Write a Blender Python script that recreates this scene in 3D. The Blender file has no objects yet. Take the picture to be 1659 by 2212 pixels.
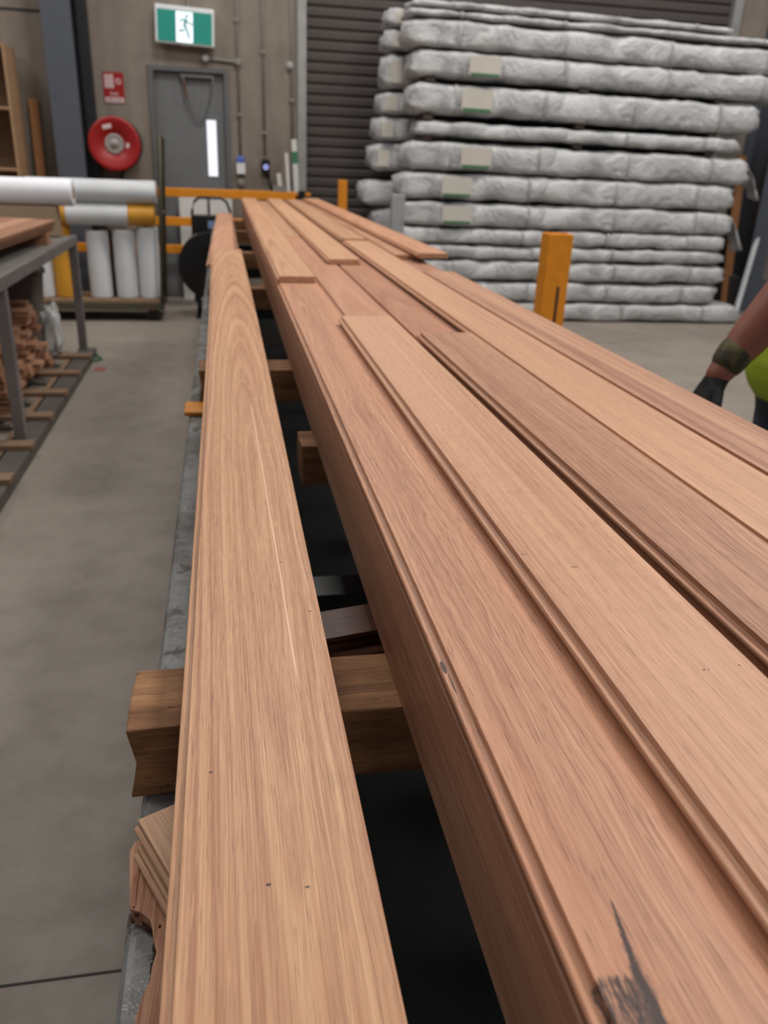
import bpy, bmesh, math, random
from mathutils import Vector, Matrix, noise
random.seed(7)
PI = math.pi
S = bpy.context.scene
COL = S.collection

# ------------------------------------------------------------------ camera
F_PX, CX, CY, CAM_H = 1750.0, 829.5, 1106.0, 1.395
def cam_axes():
    d_y = Vector((478 - CX, -(332 - CY), -F_PX)).normalized()        # board direction (world +Y)
    d_z = -Vector((659 - CX, -(5146 - CY), -F_PX)).normalized()      # world up
    d_z = (d_z - d_y * d_z.dot(d_y)).normalized()
    return d_y.cross(d_z), d_y, d_z
AX = cam_axes()
R = Matrix((AX[0], AX[1], AX[2]))
cam = bpy.data.cameras.new('camera'); cam_o = bpy.data.objects.new('camera', cam); COL.objects.link(cam_o)
cam_o.matrix_world = Matrix.Translation((0, 0, CAM_H)) @ R.to_4x4()
cam.sensor_fit = 'VERTICAL'; cam.sensor_height = 36.0
cam.lens = F_PX / 2212 * 36.0
cam.clip_start = 0.02
cam.dof.use_dof = True; cam.dof.focus_distance = 0.72; cam.dof.aperture_fstop = 7.5
S.camera = cam_o

def ray(px, py): return R @ Vector(((px - CX) / F_PX, -(py - CY) / F_PX, -1))
def on_z(px, py, z):
    r = ray(px, py); t = (z - CAM_H) / r.z; return Vector((0, 0, CAM_H)) + r * t
def on_y(px, py, y):
    r = ray(px, py); t = y / r.y; return Vector((0, 0, CAM_H)) + r * t

# ------------------------------------------------------------------ light
W = bpy.data.worlds.new('world'); S.world = W; W.use_nodes = True
W.node_tree.nodes['Background'].inputs[0].default_value = (0.93, 0.96, 1.0, 1)
W.node_tree.nodes['Background'].inputs[1].default_value = 0.16
def area(x, y, z, sx, sy, power, col=(1, 0.965, 0.92)):
    l = bpy.data.lights.new('high_bay_light', 'AREA'); l.shape = 'RECTANGLE'; l.size = sx; l.size_y = sy
    l.energy = power; l.color = col
    o = bpy.data.objects.new('high_bay_light', l); o.location = (x, y, z); COL.objects.link(o)
for lx, ly, pw in ((-1.6, 1.6, 50), (3.6, 1.6, 250), (-5, 4, 110), (0.6, 6.2, 170), (5.0, 6.0, 150), (-3.5, 7.5, 90), (1.5, -3.0, 60)):
    area(lx, ly, 6.2, 1.6, 0.9, pw)
S.view_settings.view_transform = 'Standard'; S.view_settings.look = 'None'
S.view_settings.exposure = 0.02; S.view_settings.gamma = 1.0

# ------------------------------------------------------------------ colour + node helpers
def lin(c):
    return tuple((v / 12.92 if v <= 0.04045 else ((v + 0.055) / 1.055) ** 2.4) for v in (x / 255 for x in c)) + (1,)
class NT:
    def __init__(s, name):
        s.m = bpy.data.materials.new(name); s.m.use_nodes = True; s.t = s.m.node_tree
        s.b = s.t.nodes['Principled BSDF']
    def new(s, typ, **kw):
        n = s.t.nodes.new(typ)
        for k, v in kw.items(): setattr(n, k, v)
        return n
    def put(s, sock, v):
        if isinstance(v, bpy.types.NodeSocket): s.t.links.new(v, sock)
        else: sock.default_value = v
    def math(s, op, a, b=0.0, c=None, clamp=False):
        n = s.new('ShaderNodeMath', operation=op, use_clamp=clamp)
        s.put(n.inputs[0], a); s.put(n.inputs[1], b)
        if c is not None: s.put(n.inputs[2], c)
        return n.outputs[0]
    def coord(s, kind='Object'): return s.new('ShaderNodeTexCoord').outputs[kind]
    def sep(s, v):
        n = s.new('ShaderNodeSeparateXYZ'); s.put(n.inputs[0], v); return n.outputs
    def comb(s, x, y, z):
        n = s.new('ShaderNodeCombineXYZ'); s.put(n.inputs[0], x); s.put(n.inputs[1], y); s.put(n.inputs[2], z); return n.outputs[0]
    def noise(s, vec, scale=1.0, detail=2.0, rough=0.5, dist=0.0):
        n = s.new('ShaderNodeTexNoise'); s.put(n.inputs['Vector'], vec)
        n.inputs['Scale'].default_value = scale; n.inputs['Detail'].default_value = detail
        n.inputs['Roughness'].default_value = rough; n.inputs['Distortion'].default_value = dist
        return n.outputs[0]
    def scaled(s, x, y, z, a, b, c, seed=0.0):
        return s.comb(s.math('MULTIPLY_ADD', x, a, seed), s.math('MULTIPLY_ADD', y, b, seed * 0.37), s.math('MULTIPLY_ADD', z, c, seed * 0.11))
    def mix(s, f, a, b):
        n = s.new('ShaderNodeMix', data_type='RGBA'); s.put(n.inputs[0], f)
        s.put(n.inputs[6], a); s.put(n.inputs[7], b); return n.outputs[2]
    def smooth(s, v, lo, hi, a=0.0, b=1.0):
        n = s.new('ShaderNodeMapRange', interpolation_type='SMOOTHSTEP'); s.put(n.inputs[0], v)
        for i, q in enumerate((lo, hi, a, b)): n.inputs[i + 1].default_value = q
        return n.outputs[0]
    def bump(s, h, strength=0.3, dist=0.01):
        n = s.new('ShaderNodeBump'); n.inputs['Strength'].default_value = strength; n.inputs['Distance'].default_value = dist
        s.put(n.inputs['Height'], h); s.t.links.new(n.outputs[0], s.b.inputs['Normal'])
    def out(s, col, rough=0.5, metal=0.0, spec=0.5):
        s.put(s.b.inputs['Base Color'], col); s.put(s.b.inputs['Roughness'], rough)
        s.b.inputs['Metallic'].default_value = metal; s.b.inputs['Specular IOR Level'].default_value = spec
        return s.m

def plain(name, c, rough=0.5, metal=0.0, var=0.12, scale=9.0, emit=0.0, bump=0.0, dark=None):
    """simple painted / plastic surface with slight procedural mottling"""
    t = NT(name); v = t.coord(); f = t.noise(v, scale, 4.0, 0.6)
    c1 = lin(c); c2 = lin(dark) if dark else tuple(k * (1 - var * 2) for k in c1[:3]) + (1,)
    col = t.mix(t.smooth(f, 0.3, 0.75), c1, c2)
    m = t.out(col, rough, metal)
    if emit:
        t.put(t.b.inputs['Emission Color'], c1); t.b.inputs['Emission Strength'].default_value = emit
    if bump: t.bump(t.noise(v, scale * 6, 4.0), bump, 0.004)
    return m

def wood(name, light, dark, cx=0.06, z0=0.05, slope=0.03, y0=0.0, freq=120.0, ring=0.35, streak=0.5, broad=0.35,
         pore=0.45, seed=0.0, wav=0.02, rough=0.46, specks=(), lines=(), resin=(), patch=None, wav_y=1.3, tint=None, rmid=None):
    """planed hardwood; grain runs along local Y"""
    light = (light[0] * .985, light[1] * .975, light[2] * .925); dark = (dark[0] * .96, dark[1] * .93, dark[2] * .87)
    t = NT(name); o = t.sep(t.coord()); X, Y, Z = o[0], o[1], o[2]
    n1 = t.math('SUBTRACT', t.noise(t.scaled(X, Y, Z, 9, wav_y, 9, seed), 1.0, 3.0, 0.55), 0.5)
    n2 = t.math('SUBTRACT', t.noise(t.scaled(X, Y, Z, 28, 3.2, 28, seed + 7), 1.0, 2.0, 0.5), 0.5)
    xw = t.math('ADD', t.math('SUBTRACT', X, cx), t.math('MULTIPLY_ADD', n1, wav * 2.2, t.math('MULTIPLY', n2, wav * 0.5)))
    zr = t.math('ADD', t.math('MULTIPLY_ADD', t.math('SUBTRACT', Y, y0), slope, z0), Z)
    r = t.math('SQRT', t.math('ADD', t.math('MULTIPLY', xw, xw), t.math('MULTIPLY', zr, zr)))
    rw = t.math('ADD', r, t.math('MULTIPLY', n1, wav * 0.6))
    rn = t.noise(t.comb(t.math('MULTIPLY', rw, freq), seed, 0.0), 1.0, 2.0, 0.55)
    rings = t.smooth(rn, 0.35, 0.72)
    xs = t.math('ADD', X, t.math('MULTIPLY_ADD', n1, wav, t.math('MULTIPLY', n2, wav * 0.25)))
    fine = t.noise(t.scaled(xs, Y, Z, 820, 5.0, 820, seed), 1.0, 2.0, 0.6)
    mid = t.noise(t.scaled(xs, Y, Z, 210, 2.0, 210, seed + 3), 1.0, 3.0, 0.6)
    br = t.noise(t.scaled(xs, Y, Z, 24, 0.7, 24, seed + 5), 1.0, 2.0, 0.5)
    f = t.math('MULTIPLY', rings, ring)
    f = t.math('ADD', f, t.math('MULTIPLY', t.smooth(fine, 0.36, 0.66), streak * 0.7))
    f = t.math('ADD', f, t.math('MULTIPLY', t.smooth(mid, 0.35, 0.75), streak * 0.40))
    f = t.math('ADD', f, t.math('MULTIPLY', t.smooth(br, 0.35, 0.7), broad * 0.6), clamp=True)
    col = t.mix(f, lin(light), lin(dark))
    if tint: col = t.mix(t.math('MULTIPLY', t.smooth(t.noise(t.scaled(xs, Y, Z, 14, 0.5, 14, seed + 11), 1.0, 1.0), 0.4, 0.65), 0.6), col, lin(tint))
    po = t.noise(t.scaled(xs, Y, Z, 1300, 34, 1300, seed + 2), 1.0, 1.0)
    col = t.mix(t.math('MULTIPLY', t.smooth(po, 0.60, 0.72), pore), col, lin(tuple(k * 0.62 for k in dark)))
    hi = t.noise(t.scaled(xs, Y, Z, 1500, 22, 1500, seed + 19), 1.0, 1.0)
    col = t.mix(t.math('MULTIPLY', t.smooth(hi, 0.58, 0.72), 0.35), col, lin(tuple(min(250, k * 1.13) for k in light)))
    for (sx, sy, w, l) in specks:          # small black gum specks / dashes
        a = t.math('DIVIDE', t.math('SUBTRACT', X, sx), w); b = t.math('DIVIDE', t.math('SUBTRACT', Y, sy), l)
        d = t.math('ADD', t.math('MULTIPLY', a, a), t.math('MULTIPLY', b, b))
        col = t.mix(t.smooth(d, 0.5, 1.0, 0.9, 0.0), col, (0.02, 0.012, 0.012, 1))
    for (xa, ya, xb, yb, w, cc, al) in lines:    # pale scratches: x as a line in y
        sl = (xb - xa) / (yb - ya)
        d = t.math('ABSOLUTE', t.math('SUBTRACT', t.math('ADD', X, t.math('MULTIPLY', n2, 0.004)), t.math('MULTIPLY_ADD', Y, sl, xa - sl * ya)))
        k = t.smooth(d, w * 0.3, w, al, 0.0)
        k = t.math('MULTIPLY', k, t.math('MULTIPLY', t.smooth(Y, min(ya, yb), min(ya, yb) + .05), t.smooth(Y, max(ya, yb) - .05, max(ya, yb), 1.0, 0.0)))
        col = t.mix(k, col, lin(cc))
    if resin or patch:
        jag = t.noise(t.scaled(X, Y, Z, 1300, 70, 900, 4.0), 1.0, 3.0, 0.7)
        jj = t.math('SUBTRACT', jag, 0.5)
        m = 0.0
        for (xa, ya, xb, yb, wa, wb) in resin:
            sl = (xb - xa) / (yb - ya); ws = (wb - wa) / (yb - ya)
            d = t.math('ABSOLUTE', t.math('SUBTRACT', X, t.math('MULTIPLY_ADD', Y, sl, xa - sl * ya)))
            wd = t.math('MULTIPLY_ADD', Y, ws, wa - ws * ya)
            k = t.math('SUBTRACT', t.math('ADD', wd, t.math('MULTIPLY', jj, t.math('MULTIPLY', wd, 4.2))), d)
            k = t.smooth(k, 0.0, 0.0006)
            ylo, yhi = min(ya, yb), max(ya, yb)
            k = t.math('MULTIPLY', k, t.math('MULTIPLY', t.smooth(Y, ylo - .001, ylo), t.smooth(Y, yhi, yhi + .001, 1.0, 0.0)))
            m = t.math('MAXIMUM', m, k)
        if patch:
            xa, xb, ya, yb = patch
            k = t.math('MULTIPLY', t.math('MULTIPLY', t.smooth(X, xa, xa + .004), t.smooth(X, xb - .006, xb, 1.0, 0.0)),
                       t.math('MULTIPLY', t.smooth(Y, ya, ya + .012), t.smooth(Y, yb - .008, yb, 1.0, 0.0)))
            k = t.math('MULTIPLY', t.smooth(t.math('ADD', jag, t.math('MULTIPLY', k, 0.3)), 0.68, 0.80), t.smooth(k, 0.1, 0.5))
            m = t.math('MAXIMUM', m, k)
        col = t.mix(t.math('MULTIPLY', m, 0.94), col, (0.018, 0.009, 0.011, 1))
    t.out(col, t.smooth(fine, 0.2, 0.8, rough - 0.05, rough + 0.1), 0.0, 0.42)
    t.bump(t.math('ADD', fine, t.math('MULTIPLY', po, -0.4)), 0.22, 0.0005)
    return t.m

# ------------------------------------------------------------------ mesh helpers
def make(name, bm, mat, parent=None, loc=None, rot=None, smooth=False, bevel=0.0, seg=2):
    me = bpy.data.meshes.new(name); bmesh.ops.recalc_face_normals(bm, faces=bm.faces); bm.to_mesh(me); bm.free()
    for m in (mat if isinstance(mat, (list, tuple)) else [mat]): me.materials.append(m)
    if smooth:
        for p in me.polygons: p.use_smooth = True
    o = bpy.data.objects.new(name, me); COL.objects.link(o)
    if parent: o.parent = parent
    if loc is not None: o.location = loc
    if rot is not None: o.rotation_euler = rot
    if bevel:
        b = o.modifiers.new('bevel', 'BEVEL'); b.width = bevel; b.segments = seg; b.limit_method = 'ANGLE'; b.angle_limit = 0.6
    return o
def tag(o, label, cat, group=None):
    o['label'] = label; o['category'] = cat
    if group: o['group'] = group
    return o
def struct(o):
    o['kind'] = 'structure'; return o
def empty(name, loc=(0, 0, 0), rot=(0, 0, 0)):
    o = bpy.data.objects.new(name, None); o.location = loc; o.rotation_euler = rot; o.empty_display_size = 0.1
    COL.objects.link(o); return o
def box(bm, x0, x1, y0, y1, z0, z1, mat=None):
    vs = [bm.verts.new((x, y, z)) for z in (z0, z1) for y in (y0, y1) for x in (x0, x1)]
    for f in ((0, 2, 3, 1), (4, 5, 7, 6), (0, 1, 5, 4), (2, 6, 7, 3), (0, 4, 6, 2), (1, 3, 7, 5)):
        q = bm.faces.new([vs[i] for i in f])
        if mat is not None: q.material_index = mat
    return vs
def B(*a):
    bm = bmesh.new(); box(bm, *a); return bm
def tube(bm, pts, r, n=10, cap=True):
    pts = [Vector(p) for p in pts]; rings = []
    for i, p in enumerate(pts):
        d = (pts[min(i + 1, len(pts) - 1)] - pts[max(i - 1, 0)]).normalized()
        u = d.cross(Vector((0, 0, 1)) if abs(d.z) < 0.95 else Vector((1, 0, 0))).normalized(); v = d.cross(u)
        rr = r[i] if isinstance(r, (list, tuple)) else r
        rings.append([bm.verts.new(p + (u * math.cos(2 * PI * k / n) + v * math.sin(2 * PI * k / n)) * rr) for k in range(n)])
    for a, b in zip(rings, rings[1:]):
        for k in range(n): bm.faces.new((a[k], a[(k + 1) % n], b[(k + 1) % n], b[k]))
    if cap: bm.faces.new(rings[0][::-1]); bm.faces.new(rings[-1])
    return bm
def TB(pts, r, n=10): return tube(bmesh.new(), pts, r, n)
def disc(bm, c, axis, prof, n=40):
    """lathe: prof = [(radius, along)] around axis through c"""
    c = Vector(c); ax = Vector(axis).normalized()
    u = ax.cross(Vector((0, 0, 1)) if abs(ax.z) < 0.9 else Vector((1, 0, 0))).normalized(); v = ax.cross(u)
    rings = []
    for (r, a) in prof:
        if r < 1e-6: rings.append([bm.verts.new(c + ax * a)])
        else: rings.append([bm.verts.new(c + ax * a + (u * math.cos(2 * PI * k / n) + v * math.sin(2 * PI * k / n)) * r) for k in range(n)])
    for a, b in zip(rings, rings[1:]):
        for k in range(n):
            if len(a) == 1 and len(b) == 1: continue
            if len(a) == 1: bm.faces.new((a[0], b[k], b[(k + 1) % n]))
            elif len(b) == 1: bm.faces.new((a[k], a[(k + 1) % n], b[0]))
            else: bm.faces.new((a[k], a[(k + 1) % n], b[(k + 1) % n], b[k]))
    return bm
def extrude_profile(prof, y0, y1, rows=2, fn=None):
    """prof: closed list of (x, z); swept along Y"""
    bm = bmesh.new(); rings = []
    for i in range(rows):
        y = y0 + (y1 - y0) * i / (rows - 1)
        ring = []
        for (x, z) in prof:
            p = Vector((x, y, z))
            if fn: p = fn(p)
            ring.append(bm.verts.new(p))
        rings.append(ring)
    n = len(prof)
    for a, b in zip(rings, rings[1:]):
        for k in range(n): bm.faces.new((a[k], a[(k + 1) % n], b[(k + 1) % n], b[k]))
    bm.faces.new(rings[0][::-1]); bm.faces.new(rings[-1])
    return bm
def text_mesh(name, s, size, mat, parent, loc, rot, depth=0.001, align='CENTER'):
    cu = bpy.data.curves.new(name, 'FONT'); cu.body = s; cu.size = size; cu.extrude = depth; cu.align_x = align; cu.align_y = 'CENTER'
    tmp = bpy.data.objects.new(name, cu); COL.objects.link(tmp)
    dg = bpy.context.evaluated_depsgraph_get(); me = bpy.data.meshes.new_from_object(tmp.evaluated_get(dg))
    bpy.data.objects.remove(tmp)
    me.materials.clear(); me.materials.append(mat)
    o = bpy.data.objects.new(name, me); COL.objects.link(o); o.parent = parent; o.location = loc; o.rotation_euler = rot
    return o
def copy_tree(o, parent=None):
    c = o.copy(); COL.objects.link(c)
    if parent: c.parent = parent
    for ch in [k for k in COL.objects if k.parent == o and k is not c]:
        copy_tree(ch, c)
    return c

# ------------------------------------------------------------------ setting materials
def concrete_floor():
    t = NT('concrete_floor'); v = t.coord(); o = t.sep(v)
    a = t.noise(v, 1.1, 5.0, 0.6); b = t.noise(v, 7.0, 4.0, 0.6); c = t.noise(v, 60.0, 3.0, 0.6)
    f = t.math('MULTIPLY_ADD', t.smooth(a, 0.35, 0.7), 0.5, t.math('MULTIPLY', t.smooth(b, 0.35, 0.75), 0.35))
    col = t.mix(f, lin((136, 127, 117)), lin((110, 102, 94)))
    col = t.mix(t.math('MULTIPLY', t.smooth(c, 0.55, 0.8), 0.2), col, lin((70, 66, 62)))
    st = t.smooth(t.noise(v, 16.0, 5.0, 0.75), 0.62, 0.72)
    near = t.smooth(o[1], 0.9, 1.15, 1.0, 0.0)
    col = t.mix(t.math('MULTIPLY', t.math('MULTIPLY', st, near), 0.6), col, lin((58, 54, 50)))
    t.out(col, t.smooth(b, 0.3, 0.8, 0.55, 0.8), 0.0, 0.35); t.bump(c, 0.12, 0.003)
    return t.m
def concrete_wall():
    t = NT('concrete_wall'); v = t.coord(); o = t.sep(v)
    a = t.noise(t.comb(t.math('MULTIPLY', o[0], 6.0), 0.0, t.math('MULTIPLY', o[2], 0.5)), 1.0, 5.0, 0.6)
    b = t.noise(v, 4.0, 4.0, 0.6); c = t.noise(v, 90.0, 3.0)
    f = t.math('MULTIPLY_ADD', t.smooth(a, 0.3, 0.75), 0.5, t.math('MULTIPLY', t.smooth(b, 0.3, 0.75), 0.4))
    col = t.mix(f, lin((136, 126, 116)), lin((108, 99, 91)))
    t.out(col, 0.85, 0.0, 0.2); t.bump(c, 0.15, 0.004)
    return t.m
m_floor = concrete_floor(); m_wall = concrete_wall()
m_joint = plain('dark_joint', (46, 43, 40), 0.9)
m_colpaint = plain('blue_grey_paint', (80, 84, 93), 0.45, var=0.05)
m_dark = plain('near_black_paint', (34, 34, 37), 0.5)
m_black = plain('black_plastic', (16, 16, 17), 0.4)
m_door = plain('door_grey_paint', (104, 106, 107), 0.5, var=0.05)
m_frame = plain('door_frame_paint', (92, 92, 93), 0.5, var=0.05)
m_galv = plain('galvanised_steel', (158, 158, 156), 0.45, 0.3, var=0.1)
m_conduit = plain('grey_conduit', (128, 124, 118), 0.5, var=0.04)
m_white = plain('white_plastic', (214, 216, 218), 0.45, var=0.04)
m_glow = plain('daylit_glass', (226, 228, 240), 0.3, var=0.0, emit=0.75)
m_orange = plain('orange_paint', (222, 138, 24), 0.45, var=0.08, scale=14)
m_red = plain('red_enamel', (150, 20, 20), 0.4, var=0.04)
m_slat = plain('shutter_brown_grey', (80, 73, 70), 0.42, var=0.06, scale=3)
m_rust = plain('rusty_brown', (92, 52, 30), 0.8)

# ------------------------------------------------------------------ structure
WY = 8.913
FL = B(-7, 9, -4, WY + 0.3, -0.2, 0)
struct(make('floor', FL, m_floor))
jt = bmesh.new(); box(jt, -7, 9, 1.098, 1.103, 0.0, 0.0012)
struct(make('trim_1', jt, m_joint))
wl = bmesh.new()
DX0, DX1, DZ = -0.655, 0.10, 2.135
RX0, RX1, RZ = 0.81, 5.27, 3.6
box(wl, -7, DX0, WY, WY + 0.2, 0, 5); box(wl, DX0, DX1, WY, WY + 0.2, DZ, 5); box(wl, DX1, RX0, WY, WY + 0.2, 0, 5)
box(wl, RX0, RX1, WY, WY + 0.2, RZ, 5); box(wl, RX1, 9, WY, WY + 0.2, 0, 5)
struct(make('wall_back', wl, m_wall))
pj = bmesh.new(); box(pj, -7, -1.56, WY - 0.004, WY + 0.01, 2.50, 2.52)
struct(make('trim_2', pj, m_joint))
# door
d1 = empty('door_1', (0, 0, 0)); struct(d1)
bm = B(DX0 + 0.05, DX1 - 0.05, WY + 0.03, WY + 0.075, 0.01, DZ - 0.04)
make('door_leaf', bm, m_door, d1, bevel=0.003)
bm = bmesh.new()
box(bm, DX0, DX0 + 0.05, WY - 0.02, WY + 0.12, 0, DZ); box(bm, DX1 - 0.05, DX1, WY - 0.02, WY + 0.12, 0, DZ)
box(bm, DX0 + 0.05, DX1 - 0.05, WY - 0.02, WY + 0.12, DZ - 0.04, DZ)
make('door_frame', bm, m_frame, d1)
a = on_y(445, 259, WY + 0.03); b = on_y(472, 381, WY + 0.03)
make('vision_panel', B(-0.13, -0.04, WY + 0.022, WY + 0.032, 1.185, 1.69), m_glow, d1)
bm = bmesh.new(); disc(bm, (0.0, WY + 0.03, 1.02), (0, -1, 0), [(0, 0), (0.028, 0), (0.028, 0.012), (0.012, 0.014), (0.012, 0.05), (0, 0.05)], 20)
tube(bm, [(0.0, WY - 0.02, 1.02), (-0.12, WY - 0.02, 1.02)], 0.009)
make('door_handle', bm, m_galv, d1, smooth=True)
bm = bmesh.new()
c0, c1 = Vector((-0.335, WY - 0.03, 2.02)), Vector((-0.05, WY - 0.03, 2.02))
pts = []
for i in range(25):
    u = i / 24; x = c0.x + (c1.x - c0.x) * u; pts.append((x, WY - 0.03 + 0.03 * math.sin(PI * u), 2.06 - 0.38 * math.sin(PI * u) ** 0.8))
tube(bm, pts, 0.007, 8); make('chain', bm, m_frame, d1, smooth=True)
make('door_closer', B(-0.36, -0.05, WY - 0.01, WY + 0.025, 2.045, 2.075), m_frame, d1, bevel=0.004)
bm = TB([(-0.33, WY - 0.02, 2.05), (-0.30, WY - 0.03, 1.86)], 0.012); make('closer_arm', bm, m_rust, d1)
# roller shutter
d2 = empty('door_2', (0, 0, 0)); struct(d2)
bm = bmesh.new(); pitch = 0.094; prof = []
k = 0.0
ys = WY + 0.06
rowsz = []
z = 0.0
while z < RZ:
    for (dz, dy) in ((0, 0.0), (0.012, -0.018), (0.060, -0.022), (0.075, -0.004), (0.082, 0.004)):
        rowsz.append((z + dz, ys + dy))
    z += pitch
for (x0_, x1_) in ((RX0, RX1),):
    vs = [(bm.verts.new((x0_, y, z)), bm.verts.new((x1_, y, z))) for z, y in rowsz]
    for p, q in zip(vs, vs[1:]): bm.faces.new((p[0], p[1], q[1], q[0]))
make('shutter_curtain', bm, m_slat, d2)
make('guide_rail', B(RX0 - 0.055, RX0 + 0.03, WY - 0.03, WY + 0.1, 0, RZ), m_galv, d2, bevel=0.004)
make('guide_rail', B(RX1 - 0.03, RX1 + 0.06, WY - 0.03, WY + 0.1, 0, RZ), m_galv, d2, bevel=0.004)
# steel columns
bm = bmesh.new(); cx0, cx1 = -1.50, -1.25
box(bm, cx0, cx1, 8.60, 8.615, 0, 5); box(bm, (cx0 + cx1) / 2 - .006, (cx0 + cx1) / 2 + .006, 8.615, 8.885, 0, 5); box(bm, cx0, cx1, 8.885, 8.9, 0, 5)
struct(make('trim_3', bm, m_colpaint))
struct(make('trim_4', B(-1.235, -1.145, 8.80, 8.90, 0, 5), m_dark))  # near-black box paints in the shaded recess beside the left column
bm = bmesh.new(); box(bm, 5.66, 5.88, 8.40, 8.414, 0.35, 5); box(bm, 5.76, 5.772, 8.414, 8.88, 0.35, 5); box(bm, 5.66, 5.88, 8.88, 8.895, 0.35, 5); box(bm, 5.62, 5.92, 8.36, 8.9, 0, 0.35)
struct(make('trim_5', bm, m_colpaint))
bm = bmesh.new(); box(bm, -7, DX0, WY - 0.02, WY, 0, 0.13); box(bm, DX1, RX0 - 0.06, WY - 0.02, WY, 0, 0.13)
struct(make('baseboard_back', bm, m_dark))

# ------------------------------------------------------------------ wall things
def sign_exit():
    r = empty('exit_sign', (-0.287, WY - 0.09, 2.463), (math.radians(-4), math.radians(2.0), 0))
    tag(r, 'green and white running man exit sign above the grey door', 'exit sign')
    w, h = 0.265, 0.155
    bm = B(-w, w, 0.0, 0.07, -h, h); make('housing', bm, m_white, r, bevel=0.008)
    g = plain('exit_green', (18, 126, 112), 0.4, var=0.02, emit=0.15); wt = plain('exit_white', (222, 232, 240), 0.4, var=0.0, emit=0.8)
    face = make('sign_face', B(-w + .02, w - .02, -0.004, 0.0, -h + .014, h - .038), g, r)
    make('doorway_panel', B(-0.078, 0.072, -0.007, -0.0035, -h + .016, h - .045), wt, face)
    bm = bmesh.new()
    def limb(*p, rr=0.008): tube(bm, [(x, -0.010, z) for x, z in p], rr, 8)
    s_ = 0.95
    q = lambda x, z: (x * s_, z * s_ - 0.012)
    disc(bm, (0.019, -0.010, 0.077), (0, -1, 0), [(0, -0.003), (0.013, -0.003), (0.013, 0.003), (0, 0.003)], 20)
    tube(bm, [(0.012, -0.010, 0.050), (-0.002, -0.010, 0.005)], [0.012, 0.011], 8)
    limb(q(.012, .066), q(-.03, .062), q(-.045, .035), rr=0.006); limb(q(.012, .064), q(.04, .035), q(.073, .028), rr=0.006)
    limb(q(-.002, .02), q(-.012, -.032), q(-.060, -.032), rr=0.008); limb(q(.002, .02), q(.025, -.04), q(.043, -.085), q(.03, -.1), rr=0.008)
    make('running_figure', bm, g, face)
    bm = bmesh.new()
    for x in (-0.02, 0.02): disc(bm, (x, 0.03, -h), (0, 0, -1), [(0, -0.004), (0.018, -0.004), (0.018, 0.006), (0, 0.01)], 16)
    make('test_button', bm, m_white, r)
    make('cable_conduit', TB([(0.03, 0.05, h), (0.03, 0.05, 1.4)], 0.012), m_conduit, r)
sign_exit()

def hose_sign():
    r = empty('hose_reel_sign', (-0.972, WY, 1.925)); tag(r, 'red and white fire hose reel sign on the wall above the red reel', 'sign')
    wt = plain('sign_white', (208, 190, 190), 0.5, var=0.02)
    make('plate', B(-0.092, 0.092, -0.006, 0.0, -0.13, 0.13), m_red, r)
    bm = bmesh.new()
    for i in range(6): box(bm, -0.078 + i * 0.014, -0.068 + i * 0.014, -0.009, -0.006, -0.005, 0.112)
    make('pictogram_stripes', bm, wt, r)
    bm = bmesh.new(); disc(bm, (0.045, -0.006, 0.055), (0, -1, 0), [(0.018, 0), (0.018, 0.003), (0.026, 0.003), (0.026, 0)], 24)
    box(bm, 0.040, 0.050, -0.009, -0.006, 0.05, 0.06)
    make('pictogram_reel', bm, wt, r)
    make('lower_band', B(-0.084, 0.084, -0.0085, -0.006, -0.124, -0.082), wt, r)
    text_mesh('lettering', 'FIRE', 0.044, wt, r, (0.0, -0.007, -0.055), (PI / 2, 0, 0))
    text_mesh('lettering', 'HOSE REEL', 0.030, m_red, r, (0.0, -0.009, -0.103), (PI / 2, 0, 0))
hose_sign()

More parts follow.
